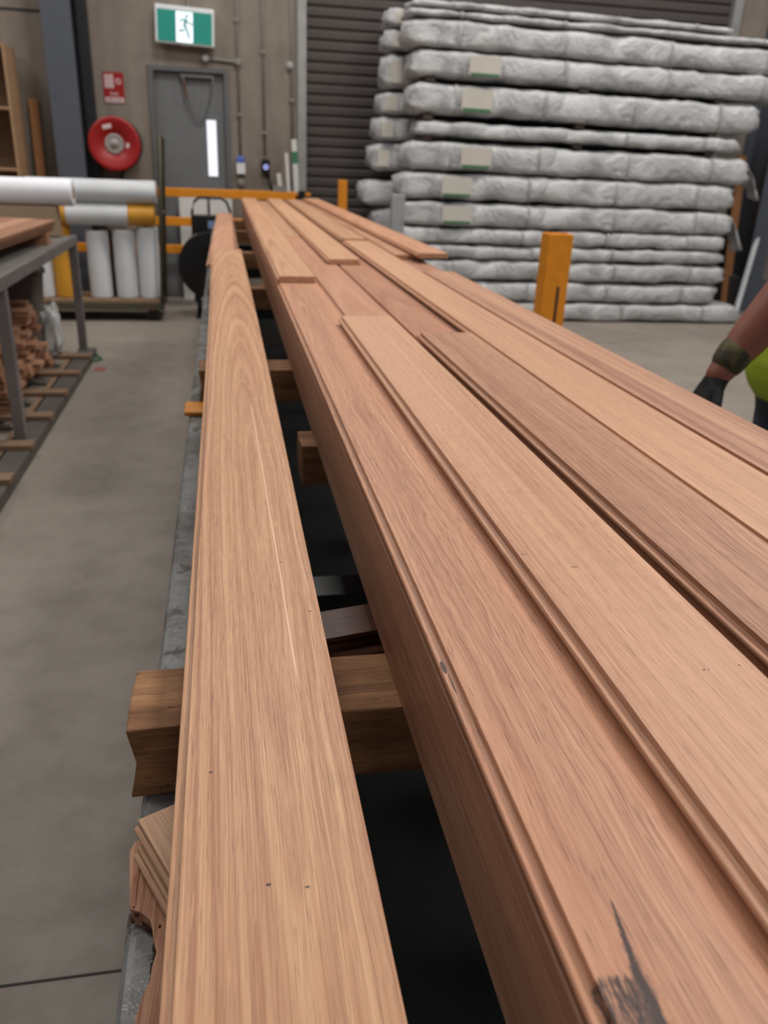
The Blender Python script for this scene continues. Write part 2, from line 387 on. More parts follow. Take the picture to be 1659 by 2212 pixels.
def hose_reel():
    c = Vector((-0.975, 8.62, 1.44)); r = empty('fire_hose_reel', c)
    tag(r, 'round red fire hose reel with grey hub mounted on the wall', 'hose reel')
    R_ = 0.235
    bm = disc(bmesh.new(), (0, 0, 0), (0, -1, 0), [(0.075, 0.0), (0.08, 0.012), (R_ - 0.03, 0.012), (R_ - 0.004, 0.02), (R_, 0.008), (R_ - 0.01, -0.004), (0.07, -0.008), (0.07, 0.0)], 56)
    make('front_disc', bm, m_red, r, smooth=True)
    bm = disc(bmesh.new(), (0, 0, 0), (0, -1, 0), [(0, 0.02), (0.03, 0.024), (0.034, 0.014), (0.055, 0.012), (0.075, 0.02), (0.086, 0.018), (0.088, 0.008), (0.07, -0.2), (0, -0.2)], 40)
    make('hub', bm, plain('hub_grey', (150, 142, 138), 0.5), r, smooth=True)
    bm = bmesh.new()
    for j in range(4):
        for k_ in range(2):
            disc(bm, (0, 0.05 + j * 0.036, 0), (0, 1, 0), [(0.16 + k_ * 0.034 + 0.017 * math.cos(a_ * PI / 4), 0.017 * math.sin(a_ * PI / 4)) for a_ in range(9)], 48)
    make('hose', bm, m_black, r, smooth=True)
    bm = disc(bmesh.new(), (0, 0.2, 0), (0, -1, 0), [(0.07, 0.0), (R_, 0.0), (R_, -0.01), (0.07, -0.01), (0.07, 0)], 56)
    make('back_disc', bm, m_dark, r)
    bm = bmesh.new(); box(bm, -0.06, 0.06, 0.2, 0.293, -0.2, 0.1); make('wall_bracket', bm, m_dark, r, bevel=0.004)
    wt = plain('decal_white', (208, 186, 186), 0.5)
    make('decal', B(-0.04, 0.04, -0.002, 0.002, -0.018, 0.018), wt, r, loc=(-0.055, -0.0135, 0.145), rot=(0, math.radians(-14), 0))
    make('decal', B(-0.015, 0.015, -0.002, 0.002, -0.022, 0.022), wt, r, loc=(0.118, -0.0135, -0.01), rot=(0, math.radians(8), 0))
    bm = TB([(0.05, 0.15, -0.2), (0.02, 0.14, -0.32), (0.0, 0.15, -0.4)], [0.017, 0.015, 0.012]); make('nozzle', bm, m_black, r)
hose_reel()

def conduit(x, z0_, z1_, label, extra=(), y=WY - 0.014, r_=0.011):
    o = empty('wall_conduit', (x, WY, z0_)); tag(o, label, 'conduit')
    make('pipe', TB([(0, y - WY, 0), (0, y - WY, z1_ - z0_)], r_), m_conduit, o, smooth=True)
    for zz in extra: make('clip', B(-0.022, 0.022, y - WY - 0.014, 0.0, zz - z0_ - 0.012, zz - z0_ + 0.012), m_conduit, o)
    return o
c1_ = conduit(0.187, 1.37, 4.0, 'thin vertical conduit beside the door running down to the blue topped switch', (2.55, 1.75))
make('branch_pipe', TB([(-0.29, -0.014, 2.215 - 1.37), (0.0, -0.014, 2.20 - 1.37)], 0.011), m_conduit, c1_)
make('junction_cap', disc(bmesh.new(), (-0.30, 0, 2.215 - 1.37), (0, -1, 0), [(0, 0), (0.034, 0), (0.034, 0.04), (0.026, 0.05), (0, 0.05)], 24), m_galv, c1_)
make('junction_cap', disc(bmesh.new(), (0.0, 0, 2.20 - 1.37), (0, -1, 0), [(0, 0), (0.030, 0), (0.030, 0.035), (0.024, 0.04), (0, 0.04)], 24), m_conduit, c1_)
conduit(0.427, 1.40, 4.0, 'thin vertical conduit running down to the black ringed sensor box', (2.3, 1.6))
c3 = conduit(0.70, 1.1, 4.0, 'vertical conduit closest to the roller shutter', (1.9,))
make('junction_cap', disc(bmesh.new(), (-0.02, 0, 2.2 - 1.1), (0, -1, 0), [(0, 0), (0.032, 0), (0.032, 0.035), (0, 0.04)], 20), m_galv, c3)
sw = empty('wall_switch_box', (0.187, WY, 1.29)); tag(sw, 'small white wall switch box with a blue top beside the door', 'switch')
make('box', B(-0.042, 0.042, -0.06, 0, -0.075, 0.03), m_white, sw, bevel=0.006)
make('blue_cover', B(-0.036, 0.036, -0.064, 0, 0.03, 0.085), plain('blue_cover', (86, 110, 190), 0.4), sw, bevel=0.006)
make('round_outlet', disc(bmesh.new(), (0, 0, -0.15), (0, -1, 0), [(0, 0), (0.035, 0), (0.035, 0.04), (0, 0.045)], 20), m_conduit, sw)
sb = empty('sensor_box', (0.432, WY, 1.29)); tag(sb, 'black wall sensor box with a bright round ring', 'sensor')
make('body', B(-0.038, 0.038, -0.07, 0, -0.07, 0.075), m_black, sb, bevel=0.012, seg=3)
make('light_ring', disc(bmesh.new(), (0, -0.071, 0.0), (0, -1, 0), [(0.014, 0), (0.014, 0.004), (0.022, 0.004), (0.022, 0)], 28), plain('ring_glow', (170, 180, 255), 0.3, var=0, emit=1.3), sb)
make('cable', TB([(0.03, -0.02, -0.07), (0.055, -0.02, -0.2), (0.06, -0.03, -0.4), (0.06, -0.03, -0.75)], 0.012), m_black, sb, smooth=True)
wb_m = plain('white_board', (205, 203, 200), 0.55, var=0.03)
for (x0_, x1_, zt, rx, lab) in ((-0.43, -0.16, 0.99, -0.05, 'narrow white sheet leaning on the wall behind the orange rails'), (-0.13, 0.09, 0.985, -0.05, 'white sheet leaning behind the black strap cart frame')):
    o = tag(make('white_sheet', B(0, x1_ - x0_, 0, 0.012, 0, zt), wb_m, None, loc=(x0_, WY - 0.11 - (0.03 if rx < -0.06 else 0), 0), rot=(rx, 0, 0)), lab, 'sheet')

# ------------------------------------------------------------------ shelf, plank
ply = wood('raw_plywood', (176, 144, 116), (140, 108, 84), ring=0.3, freq=60, streak=0.3, seed=21, pore=0.1, rough=0.65)
def shelf():
    r = empty('open_shelf', (-2.10, 8.42, 0.0)); tag(r, 'tall plywood open shelf unit cropped by the left edge of the photo', 'shelf')
    H_ = 2.19; w = 0.30; d = 0.42
    make('side_panel', B(w - .02, w, 0, d, 0, H_), ply, r, bevel=0.002); make('side_panel', B(-w - .35, -w - .33, 0, d, 0, H_), ply, r)
    make('top_panel', B(-w - .33, w - .02, 0, d, H_ - .02, H_), ply, r)
    make('back_panel', B(-w - .33, w - .02, d - .012, d, 0, H_ - .02), wood('shelf_back', (140, 112, 88), (112, 86, 66), seed=4, rough=0.7), r)
    for z_ in (0.1, 0.62, 1.18, 1.68): make('shelf_board', B(-w - .33, w - .02, 0, d - .012, z_, z_ + .02), ply, r)
shelf()
make_pl = tag(make('timber_plank', B(-0.04, 0.04, 0, 0.03, 0, 1.80), wood('plank_brown', (172, 124, 84), (140, 96, 62), seed=9), None, loc=(-1.70, 8.80, 0.0), rot=(-0.04, 0, 0)),
              'brown timber plank leaning on the wall beside the plywood shelf', 'plank')
tag(make('timber_plank', B(-0.05, 0.05, 0, 0.03, 0, 1.62), wood('plank_brown_b', (170, 122, 84), (130, 88, 58), seed=19), None, loc=(5.60, 8.58, 0.0), rot=(-0.17, 0.02, 0)),
    'brown timber plank leaning behind the right end of the wrapped packs', 'plank')
tag(make('white_pole', TB([(5.50, 8.20, 0.02), (5.80, 8.50, 1.02)], 0.03), m_white, None), 'pale pole leaning beside the steel column at the right edge', 'pole')

# ------------------------------------------------------------------ orange guard rails
def post(parent, x, y, h, w=0.08, m=None, name='post'):
    bm = bmesh.new(); box(bm, x - w / 2, x + w / 2, y - 0.03, y + 0.03, 0.01, h); box(bm, x - w * .9, x + w * .9, y - 0.07, y + 0.07, 0, 0.01)
    return make(name, bm, m or m_orange, parent, bevel=0.004)
gr = empty('guard_rail', (-0.8, 8.3, 0)); tag(gr, 'orange three bar guard rail in front of the grey door', 'guard rail')
for z_, x1_ in ((1.05, 1.48), (0.795, 1.48), (0.545, 1.48)):
    make('rail', B(-1.4, x1_, -0.03, 0.03, z_ - 0.038, z_ + 0.038), m_orange, gr, bevel=0.005)
for x_ in (-1.3, 1.2): post(gr, x_, 0.065, 1.06)
e_ = post(gr, 1.54, 0.0, 1.10, 0.07, m_black, 'end_post')
def bollard(x, y, h, w, lab, m=m_orange):
    r = empty('guard_post', (x, y, 0)); tag(r, lab, 'post')
    bm = bmesh.new()
    d = w * 0.8; t_ = 0.012
    box(bm, -w / 2, w / 2, -d / 2, -d / 2 + t_, 0.012, h); box(bm, -w / 2, w / 2, d / 2 - t_, d / 2, 0.012, h)
    box(bm, -w / 2, -w / 2 + t_, -d / 2 + t_, d / 2 - t_, 0.012, h); box(bm, w / 2 - t_, w / 2, -d / 2 + t_, d / 2 - t_, 0.012, h)
    box(bm, -w / 2 + t_, w / 2 - t_, -d / 2 + t_, d / 2 - t_, h - 0.03, h - 0.012)
    make('post', bm, m, r, bevel=0.003)
    make('scrape_groove', B(0.008, 0.026, -d / 2 - .0015, -d / 2, 0.25, h - 0.3), m_dark, r)
    make('foot_plate', B(-w * .8, w * .8, -w * .8, w * .8, 0, 0.012), m, r)
    return r
p_ = on_y(1208, 508, 4.8)
bollard(p_.x - 0.01, 4.8, p_.z + .01, 0.155, 'thick orange guard post standing in front of the wrapped packs')
bollard(1.118, 8.2, 1.212, 0.082, 'thin orange post by the roller shutter beyond the end of the boards')
p_ = on_y(860, 420, 6.6)
bollard(p_.x, 6.6, p_.z, 0.10, 'light grey guard post at the left corner of the wrapped packs', plain('grey_post', (168, 170, 172), 0.5))

# tall slim things in a black bin at the end of the guard rail
def leaning(x, y, z, dx, h, w, lab, green=False):
    r = empty('white_batten', (x, y, z)); tag(r, lab, 'batten')
    make('strip', B(-w / 2, w / 2, -0.006, 0.006, 0, h), wb_m, r, rot=(-0.03, dx, 0))
    if green:
        make('green_mark', B(-w / 2, w / 2, -0.008, -0.0061, h * .86, h * .93), plain('green_mark', (60, 120, 90), 0.5), r, rot=(-0.03, dx, 0))
bin_ = empty('black_bin', (0.74, 8.55, 0)); tag(bin_, 'small black bin holding white battens beside the roller shutter', 'bin')
bm = bmesh.new()
for a_ in ((-.09, .09, -.09, -.08), (-.09, .09, .08, .09)): box(bm, *a_, 0.0, 1.06)
box(bm, -.09, -.08, -.08, .08, 0, 1.06); box(bm, .08, .09, -.08, .08, 0, 1.06); box(bm, -.08, .08, -.08, .08, 0, 0.02)
make('body', bm, m_black, bin_)
bm = bmesh.new()
for a_ in ((-.1, .1, -.1, -.09), (-.1, .1, .09, .1), (-.1, -.09, -.09, .09), (.09, .1, -.09, .09)): box(bm, *a_, 1.05, 1.075)
make('orange_rim', bm, m_orange, bin_)
leaning(0.76, 8.55, 0.03, -0.045, 1.52, 0.05, 'widest white batten with a green mark standing in the black bin', True)
leaning(0.70, 8.53, 0.03, -0.06, 1.40, 0.03, 'middle white batten standing in the black bin')
leaning(0.69, 8.60, 0.03, -0.12, 1.22, 0.04, 'shortest white batten leaning leftmost in the black bin')
bx = make('small_carton', B(0, 0.13, 0, 0.05, 0, 0.05), m_conduit, None, loc=(0.47, 8.27, 1.088)); tag(bx, 'small pale carton sitting on the top orange rail', 'carton')

# ------------------------------------------------------------------ strap reel cart
def strap_cart():
    r = empty('strapping_cart', (-0.12, 7.9, 0)); tag(r, 'black strapping cart with a large round reel and arched handle', 'cart')
    pts = [(-0.16, 0, 0.12), (-0.155, 0, 0.92), (-0.13, 0, 1.0), (-0.09, 0, 1.03), (0.10, 0, 1.03), (0.15, 0, 1.0), (0.18, 0, 0.92), (0.185, 0, 0.12)]
    make('handle_frame', TB(pts, 0.013), m_black, r, smooth=True)
    make('tool_box', B(-0.15, 0.17, -0.07, 0.05, 0.73, 0.885), m_black, r, bevel=0.01)
    lb = make('label_plate', B(-0.02, 0.13, -0.073, -0.07, 0.775, 0.84), plain('label_blue', (118, 140, 176), 0.4), r)
    bm = bmesh.new()
    for yy in (-0.16, -0.02): disc(bm, (0.0, yy, 0.46), (0, -1, 0), [(0.04, 0.0), (0.29, 0.0), (0.295, -0.006), (0.29, -0.012), (0.04, -0.012), (0.04, 0)], 48)
    make('reel_flange', bm, m_black, r)
    make('strap_roll', disc(bmesh.new(), (0, -0.09, 0.46), (0, -1, 0), [(0.05, -0.06), (0.24, -0.06), (0.24, 0.06), (0.05, 0.06)], 48), plain('strap_black', (26, 26, 28), 0.3), r)
    for x in (-0.13, 0.14): make('wheel', disc(bmesh.new(), (x, 0.02, 0.09), (1, 0, 0), [(0, -0.02), (0.09, -0.02), (0.09, 0.02), (0, 0.02)], 28), m_black, r)
    make('foot', B(-0.16, 0.19, -0.2, 0.02, 0.0, 0.03), m_black, r)
strap_cart()

# ------------------------------------------------------------------ wrapped timber packs
def wrap_material():
    t = NT('grey_wrap_film'); v = t.coord(); o = t.sep(v)
    a = t.noise(v, 5.0, 5.0, 0.6, 0.6); b = t.noise(v, 26.0, 4.0, 0.6, 1.2)
    col = t.mix(t.smooth(a, 0.35, 0.7), lin((198, 198, 198)), lin((160, 160, 161)))
    t.out(col, 0.38, 0.0, 0.5)
    h = t.math('ADD', t.math('MULTIPLY', t.math('ABSOLUTE', t.math('SUBTRACT', a, 0.5)), 2.0), t.math('MULTIPLY', t.math('ABSOLUTE', t.math('SUBTRACT', b, 0.5)), 0.5))
    t.bump(h, 0.55, 0.05)
    return t.m
m_wrap = wrap_material()
m_strap = plain('strap_grey', (166, 166, 164), 0.5)
m_label = plain('label_cream', (196, 190, 180), 0.5, var=0.03); m_green = plain('label_green', (66, 112, 78), 0.5)
m_spacer = plain('spacer_brown', (64, 50, 40), 0.8)
def pack_mesh(L, D, H_, seed, lump=0.014, crush=0.05):
    bm = bmesh.new(); nx = max(12, int(L / 0.07)); npr = 28; rings = []
    rc = min(0.045, H_ * 0.38)
    def section(k):
        a = 2 * PI * k / npr
        c, s = math.cos(a), math.sin(a)
        e = 0.30
        y = D / 2 * math.copysign(abs(c) ** e, c); z = H_ / 2 * math.copysign(abs(s) ** 0.42, s)
        return y, z
    for i in range(nx + 1):
        u = i / nx; x = u * L
        edge = min(x, L - x)
        sc = 1.0 if edge > 0.09 else 0.78 + 0.22 * math.sin(PI / 2 * (edge / 0.09)) ** 0.5
        ring = []
        for k in range(npr):
            y, z = section(k)
            p = Vector((x, y, z))
            w = noise.noise(Vector((x * 4 + seed * 9.1, y * 5, z * 7 + seed))) * lump + noise.noise(Vector((x * 13 + seed, y * 15, z * 19))) * lump * 0.6
            ys = 1 - (1 - sc) * 0.35
            st = 0.0
            for sx_ in (0.12, 0.37, 0.63, 0.88):
                st = max(st, math.exp(-((u - sx_) * L / 0.03) ** 2))
            nrm = Vector((0, y / (D / 2), z / (H_ / 2)))
            p = Vector((x + (noise.noise(Vector((y * 9, z * 9, seed + (0 if u < .5 else 5)))) * crush if edge < 0.05 else 0), y * ys, z * sc)) + nrm * (w - 0.003 * st - 0.003)
            p.z = max(-H_ / 2, min(H_ / 2, p.z))
            ring.append(bm.verts.new(p))
        rings.append(ring)
    for a, b in zip(rings, rings[1:]):
        for k in range(npr): bm.faces.new((a[k], a[(k + 1) % npr], b[(k + 1) % npr], b[k]))
    for ring, xs in ((rings[0], -0.02), (rings[-1], L + 0.02)):
        c = bm.verts.new((xs, 0, 0))
        for k in range(npr): bm.faces.new((ring[k], ring[(k + 1) % npr], c))
    return bm
def strap_mesh(L, D, H_, x):
    bm = bmesh.new(); n = 28; rr = []
    for dx in (-0.012, 0.012):
        ring = []
        for k in range(n):
            a = 2 * PI * k / n; c, s = math.cos(a), math.sin(a)
            y = (D / 2 + 0.004) * math.copysign(abs(c) ** 0.30, c); z = (H_ / 2 - 0.002) * math.copysign(abs(s) ** 0.42, s)
            ring.append(bm.verts.new((x + dx, y, z)))
        rr.append(ring)
    for k in range(n): bm.faces.new((rr[0][k], rr[0][(k + 1) % n], rr[1][(k + 1) % n], rr[1][k]))
    return bm
O_ST = Vector((1.58, 7.70, 0)); YAW = math.radians(-2.3)
rows = [  # z_top, z_bottom, x_left, x_right, label spec(x, kind), words
    (2.655, 2.590, 1.62, 4.50, None, 'thin crinkled topmost pack at the very top of the stack'),
    (2.585, 2.525, 1.60, 5.25, None, 'flat creased pack, second from the top of the stack'),
    (2.515, 2.300, 1.58, 5.35, None, 'thick billowing pack, third from the top of the stack'),
    (2.290, 2.076, 1.64, 5.35, 2.27, 'fourth pack from the top, with the highest cream and green label'),
    (2.040, 1.790, 1.64, 4.92, 2.22, 'fifth pack from the top, with a white label over a wide dark gap'),
    (1.739, 1.613, 1.72, 4.79, None, 'slim pack between two dark gaps at mid height of the stack'),
    (1.575, 1.334, 1.62, 4.93, 2.25, 'pack just under the slim one, its torn wrap hanging at the right end'),
    (1.318, 1.088, 1.58, 4.83, 2.09, 'pack with a square white label just under the torn wrapped one'),
    (1.072, 0.858, 1.59, 4.86, 2.11, 'pack with a round and a green striped label near board height'),
    (0.848, 0.704, 1.56, 4.81, None, 'creased pack right below the green striped label'),
    (0.698, 0.572, 1.72, 4.83, None, 'rumpled slim pack fourth from the floor'),
    (0.566, 0.385, 1.75, 4.88, None, 'rumpled pack third from the floor'),
    (0.372, 0.188, 1.70, 4.83, None, 'pack second from the floor'),
    (0.182, 0.004, 1.70, 5.13, None, 'lowest pack lying on the concrete floor'),
]
def add_pack(z1, z0, xl, xr, D, yoff, lab, words, idx, group, tilt):
    L = xr - xl; H_ = z1 - z0
    dist = xl - O_ST.x
    base = O_ST + Vector((math.cos(YAW) * dist - math.sin(YAW) * yoff, math.sin(YAW) * dist + math.cos(YAW) * yoff, 0))
    r = empty('wrapped_timber_pack', (base.x, base.y, (z0 + z1) / 2), (0, tilt, YAW))
    tag(r, words, 'timber pack', group)
    make('wrapping', pack_mesh(L, D, H_, idx * 1.7 + yoff, 0.020 if H_ > 0.1 else 0.012), m_wrap, r, smooth=True)
    for q in (0.12, 0.37, 0.63, 0.88): make('strap', strap_mesh(L, D, H_, q * L), m_strap, r, smooth=True)
    if lab:
        lx = lab - xl
        l_ = make('label', B(lx - 0.14, lx + 0.14, -D / 2 - 0.019, -D / 2 - 0.015, -H_ * 0.36, H_ * 0.36), m_label, r)
        make('green_strip', B(lx - 0.13, lx + 0.13, -D / 2 - 0.021, -D / 2 - 0.019, -H_ * 0.36, -H_ * 0.25), m_green, l_)
    return r
for i, (z1, z0, xl, xr, lab, words) in enumerate(rows):
    tilt = math.radians(max(0.0, (z1 - 0.9)) * 0.9)
    tilt = 0.0 if i > 8 else math.radians([1.0, 1.0, 1.0, .9, .8, .6, .5, .25, .15][i])
    rp = add_pack(z1, z0, xl, xr, 0.50, 0.25, lab, 'front ' + words, i, 'packs of the front stack', tilt)
    if i == 6 or i == 8:      # loose torn wrap at the right end
        bm = bmesh.new(); L = xr - xl; n = 8; g = []
        for a_ in range(n + 1):
            row = []
            for b_ in range(n + 1):
                u, v = a_ / n, b_ / n
                p = Vector((L - 0.08 + 0.30 * u * (1 - 0.5 * abs(v - .5)), -0.22 + 0.34 * v * (1 - 0.5 * u), 0.06 - 0.30 * u * u))
                p += Vector((0.03, 0.05, 0.05)) * noise.noise(p * 9 + Vector((i, 0, 0)))
                row.append(bm.verts.new(p))
            g.append(row)
        for a_ in range(n):
            for b_ in range(n): bm.faces.new((g[a_][b_], g[a_ + 1][b_], g[a_ + 1][b_ + 1], g[a_][b_ + 1]))
        o = make('torn_wrap', bm, m_wrap, rp, smooth=True); md = o.modifiers.new('thick', 'SOLIDIFY'); md.thickness = 0.004
rear = [(2.66, 2.50, 1.50), (2.49, 2.31, 1.49), (2.30, 2.00, 1.47), (1.99, 1.79, 1.44), (1.78, 1.56, 1.41), (1.55, 1.30, 1.38), (1.22, 0.99, 1.30), (0.98, 0.72, 1.42), (0.71, 0.45, 1.5), (0.44, 0.20, 1.5), (0.19, 0.004, 1.5)]
ordn = ['topmost', 'second from the top', 'third from the top', 'fourth from the top', 'fifth from the top', 'sixth from the top', 'ragged sticking out', 'eighth from the top', 'ninth from the top', 'second from the floor', 'lowest']
for i, (z1, z0, xl) in enumerate(rear):
    rp = add_pack(z1, z0, xl, 4.6, 0.48, 0.78, None, 'rear row wrapped pack, %s, its end showing left of the front stack' % ordn[i], 40 + i, 'packs of the rear row', 0)
    if i < 6:
        bm = B(-0.012, -0.006, -0.12, 0.06, -(z1 - z0) * .3, (z1 - z0) * .3)
        make('label', B(0.05, 0.16, -0.262, -0.256, -(z1 - z0) * .32, (z1 - z0) * .25), m_label, rp)
TILT = [1.0, 1.0, 1.0, .9, .8, .6, .5, .25, .15]
for up in (3, 4, 5):
    U, Lo = rows[up], rows[up + 1]
    for xx, wd in ((1.80, 'left'), (3.2, 'middle'), (4.5, 'right')):
        zt_ = U[1] - math.sin(math.radians(TILT[up])) * (xx - U[2]); zb_ = Lo[0] - math.sin(math.radians(TILT[up + 1])) * (xx - Lo[2])
        dist = xx - O_ST.x; bx_ = O_ST + Vector((math.cos(YAW) * dist, math.sin(YAW) * dist, 0))
        tag(make('timber_spacer', B(-0.04, 0.04, 0.03, 0.46, 0, zt_ - zb_), m_spacer, None, loc=(bx_.x, bx_.y, zb_), rot=(0, 0, YAW)),
            'dark timber spacer, %s one of the gap under the %s pack' % (wd, ('fourth', 'fifth', 'slim sixth')[up - 3]), 'spacer', 'spacers between the packs')

# ------------------------------------------------------------------ platform cart with rolls
m_gsteel = plain('dark_green_steel', (62, 68, 54), 0.5, var=0.1, dark=(84, 66, 48))
m_deckw = wood('cart_deck', (150, 124, 102), (116, 92, 74), seed=33, rough=0.7)
def platform_cart():
    r = empty('platform_cart', (-1.4, 7.75, 0)); tag(r, 'dark green platform cart carrying the white rolls', 'cart')
    make('deck', B(-0.95, 0.82, -0.2, 0.26, 0.145, 0.185), m_deckw, r)
    bm = bmesh.new(); box(bm, -0.95, 0.84, -0.22, -0.18, 0.10, 0.16); box(bm, -0.95, 0.84, 0.24, 0.28, 0.10, 0.16); box(bm, 0.80, 0.84, -0.18, 0.24, 0.10, 0.16); box(bm, -0.95, -0.91, -0.18, 0.24, .10, .144)
    make('frame', bm, m_gsteel, r)
    bm = bmesh.new()
    tube(bm, [(0.835, -0.19, 0.1), (0.90, -0.19, 1.48), (0.905, -0.15, 1.50), (0.90, 0.2, 1.50), (0.90, 0.25, 1.46), (0.835, 0.25, 0.1)], 0.017)
    tube(bm, [(0.875, -0.19, 0.9), (0.875, 0.25, 0.9)], 0.012)
    make('push_handle', bm, m_gsteel, r, smooth=True)
    for x in (-0.8, 0.74):
        for y in (-0.15, 0.21):
            w_ = make('caster', disc(bmesh.new(), (x, y, 0.045), (0, 1, 0), [(0, -0.018), (0.045, -0.018), (0.045, 0.018), (0, 0.018)], 24), m_black, r)
            make('caster_fork', B(x - 0.03, x + 0.03, y - 0.025, y + 0.025, 0.085, 0.105), m_gsteel, w_)
platform_cart()
m_roll = plain('roll_white', (206, 208, 210), 0.4, var=0.06, scale=4, bump=0.1)
m_must = plain('roll_mustard', (206, 146, 40), 0.5, var=0.1, scale=5)
def roll(loc, rot, r_, L, m, lab, cat='roll', group=None, core=True, wrapm=None, extra=None):
    o = empty('wrapped_roll', loc, rot); tag(o, lab, cat, group)
    bm = bmesh.new(); n = 32; rings = []
    for i in range(13):
        z = L * i / 12; rings.append([bm.verts.new(((r_ + 0.004 * noise.noise(Vector((k * .7, z * 6, loc[0])))) * math.cos(2 * PI * k / n), (r_) * math.sin(2 * PI * k / n), z)) for k in range(n)])
    for a, b in zip(rings, rings[1:]):
        for k in range(n): bm.faces.new((a[k], a[(k + 1) % n], b[(k + 1) % n], b[k]))
    bm.faces.new(rings[0][::-1]); bm.faces.new(rings[-1])
    make('roll_body', bm, m, o, smooth=False, bevel=0.012)
    make('core', disc(bmesh.new(), (0, 0, 0), (0, 0, 1), [(0.02, -0.002), (0.035, -0.002), (0.035, L + .004), (0.02, L + .004), (0.02, -0.002)], 24), plain('card_core', (150, 120, 90), 0.8), o)
    if extra: extra(o)
    return o
zt = 0.186
for x_, hgt, m, lab in ((-1.55, 0.60, m_roll, 'leftmost white upright roll seen under the steel table top'), (-1.385, 0.62, m_must, 'mustard yellow upright roll on the cart behind the table leg'),
                        (-1.085, 0.56, m_roll, 'white upright roll just right of the table leg, left of the dark gap'), (-0.862, 0.575, m_roll, 'white upright roll right of the dark gap on the cart'),
                        (-0.666, 0.60, m_roll, 'white upright roll closest to the cart push handle')):
    roll((x_, 7.70, zt), (0, 0, 0), 0.094 if x_ > -1.3 else 0.085, hgt, m, lab, group='upright rolls on the platform cart')
tag(make('timber_plank', B(-0.03, 0.03, 0, 0.03, 0, 0.56), wood('plank_dark', (104, 76, 58), (70, 50, 38), seed=13), None, loc=(-0.97, 7.80, zt)), 'dark timber offcut upright between the white rolls', 'plank')
H1z = 1.06
def sm(o):
    bm = bmesh.new()
    n = 24
    for a_ in (0,):
        ring0 = []; ring1 = []
        for k in range(n + 1):
            a = -PI + 2 * PI * k / n
            ring0.append(bm.verts.new((0.092 * math.cos(a), 0.092 * math.sin(a), 0.015))); ring1.append(bm.verts.new((0.092 * math.cos(a), 0.092 * math.sin(a), 0.42 + 0.03 * math.sin(a * 3))))
        for k in range(n): bm.faces.new((ring0[k], ring0[k + 1], ring1[k + 1], ring1[k]))
    make('torn_sleeve', bm, m_roll, o, smooth=True)
# low horizontal roll resting on the uprights, then one on top, each along X
roll((-1.60, 7.64, 0.79 + 0.095), (0, PI / 2, 0), 0.088, 1.02, m_must, 'mustard yellow lying roll, lower one, partly sleeved in grey film', extra=lambda o: make('torn_sleeve',
     disc(bmesh.new(), (0, 0, 0), (0, 0, 1), [(0.091, 0.3), (0.0915, 0.5), (0.091, 0.80)], 32), m_roll, o, smooth=True))
roll((-1.60, 7.64, 0.79 + 0.095 * 2 + 0.088), (0, PI / 2, 0), 0.094, 1.045, m_roll, 'light grey lying roll on top of the mustard one')
roll((-2.4, 6.085, 1.1175), (0, PI / 2 , 0), 0.085, 1.42, plain('roll_bright', (232, 232, 238), 0.45, var=0.02), 'bright white long roll reaching in from the left edge')
ct = empty('beige_carton', (-1.45, 6.085, 0.8425)); tag(ct, 'beige carton on the far end of the steel table carrying the bright roll', 'carton')
make('box', B(-0.55, 0.36, -0.06, 0.06, 0, 0.188), plain('carton_beige', (164, 140, 114), 0.75, var=0.04), ct, bevel=0.003)
make('tape', B(-0.55, 0.361, -0.015, 0.015, 0.1881, 0.1886), plain('tape_brown', (150, 118, 84), 0.3), ct)

# ------------------------------------------------------------------ steel table with boards
m_steel = plain('table_steel', (122, 114, 112), 0.45, 0.2, var=0.12, scale=6)
def table():
    r = empty('steel_table', (-1.0, 5.0, 0)); tag(r, 'grey steel framed table at the left edge with offcuts below', 'table')
    make('tabletop', B(-1.0, -0.035, -1.02, 1.165, 0.81, 0.835), plain('tabletop_steel', (140, 137, 132), 0.35, 0.2), r, bevel=0.003)
    bm = bmesh.new(); box(bm, -0.035, 0.0, -1.03, 1.17, 0.785, 0.842); box(bm, -1.0, -0.035, 1.12, 1.17, 0.785, 0.809); box(bm, -1.0, -0.035, -1.03, -0.985, 0.785, 0.809)
    make('top_frame', bm, m_steel, r)
    for y in (1.10, -0.93, ): make('leg', B(-0.055, -0.002, y, y + 0.055, 0.06, 0.785), m_steel, r, bevel=0.003)
    for y in (1.10, -0.93): make('leg', B(-1.0, -0.945, y, y + 0.055, 0.06, 0.785), m_steel, r)
    bm = bmesh.new(); box(bm, -0.07, 0.05, -2.8, 1.2, 0.0, 0.06); box(bm, -1.0, -0.93, -2.8, 1.2, 0, 0.06)
    make('base_runner', bm, plain('runner_steel', (84, 78, 72), 0.6), r, bevel=0.004)
table()
wd_p = wood('offcut_pink', (190, 148, 124), (150, 106, 86), seed=41, rough=0.6)
wd_s = wood('pallet_brown', (138, 112, 94), (100, 78, 64), seed=45, rough=0.7)
wd_q = wood('offcut_brown', (166, 122, 98), (126, 88, 70), seed=43, rough=0.6)
pal = empty('timber_pallet', (-1.4, 4.5, 0)); tag(pal, 'slatted timber pallet on the floor under the steel table', 'pallet')
for i, y in enumerate([-1.5, -1.05, -0.6, -0.12, 0.35, 0.82, 1.3]):
    make('slat', B(-0.5, 0.46, y, y + 0.09, 0.061, 0.085), wd_s, pal)
for x in (-0.45, 0.0, 0.30): make('bearer', B(x, x + 0.045, -1.6, 1.5, 0.0, 0.06), wd_s, pal)
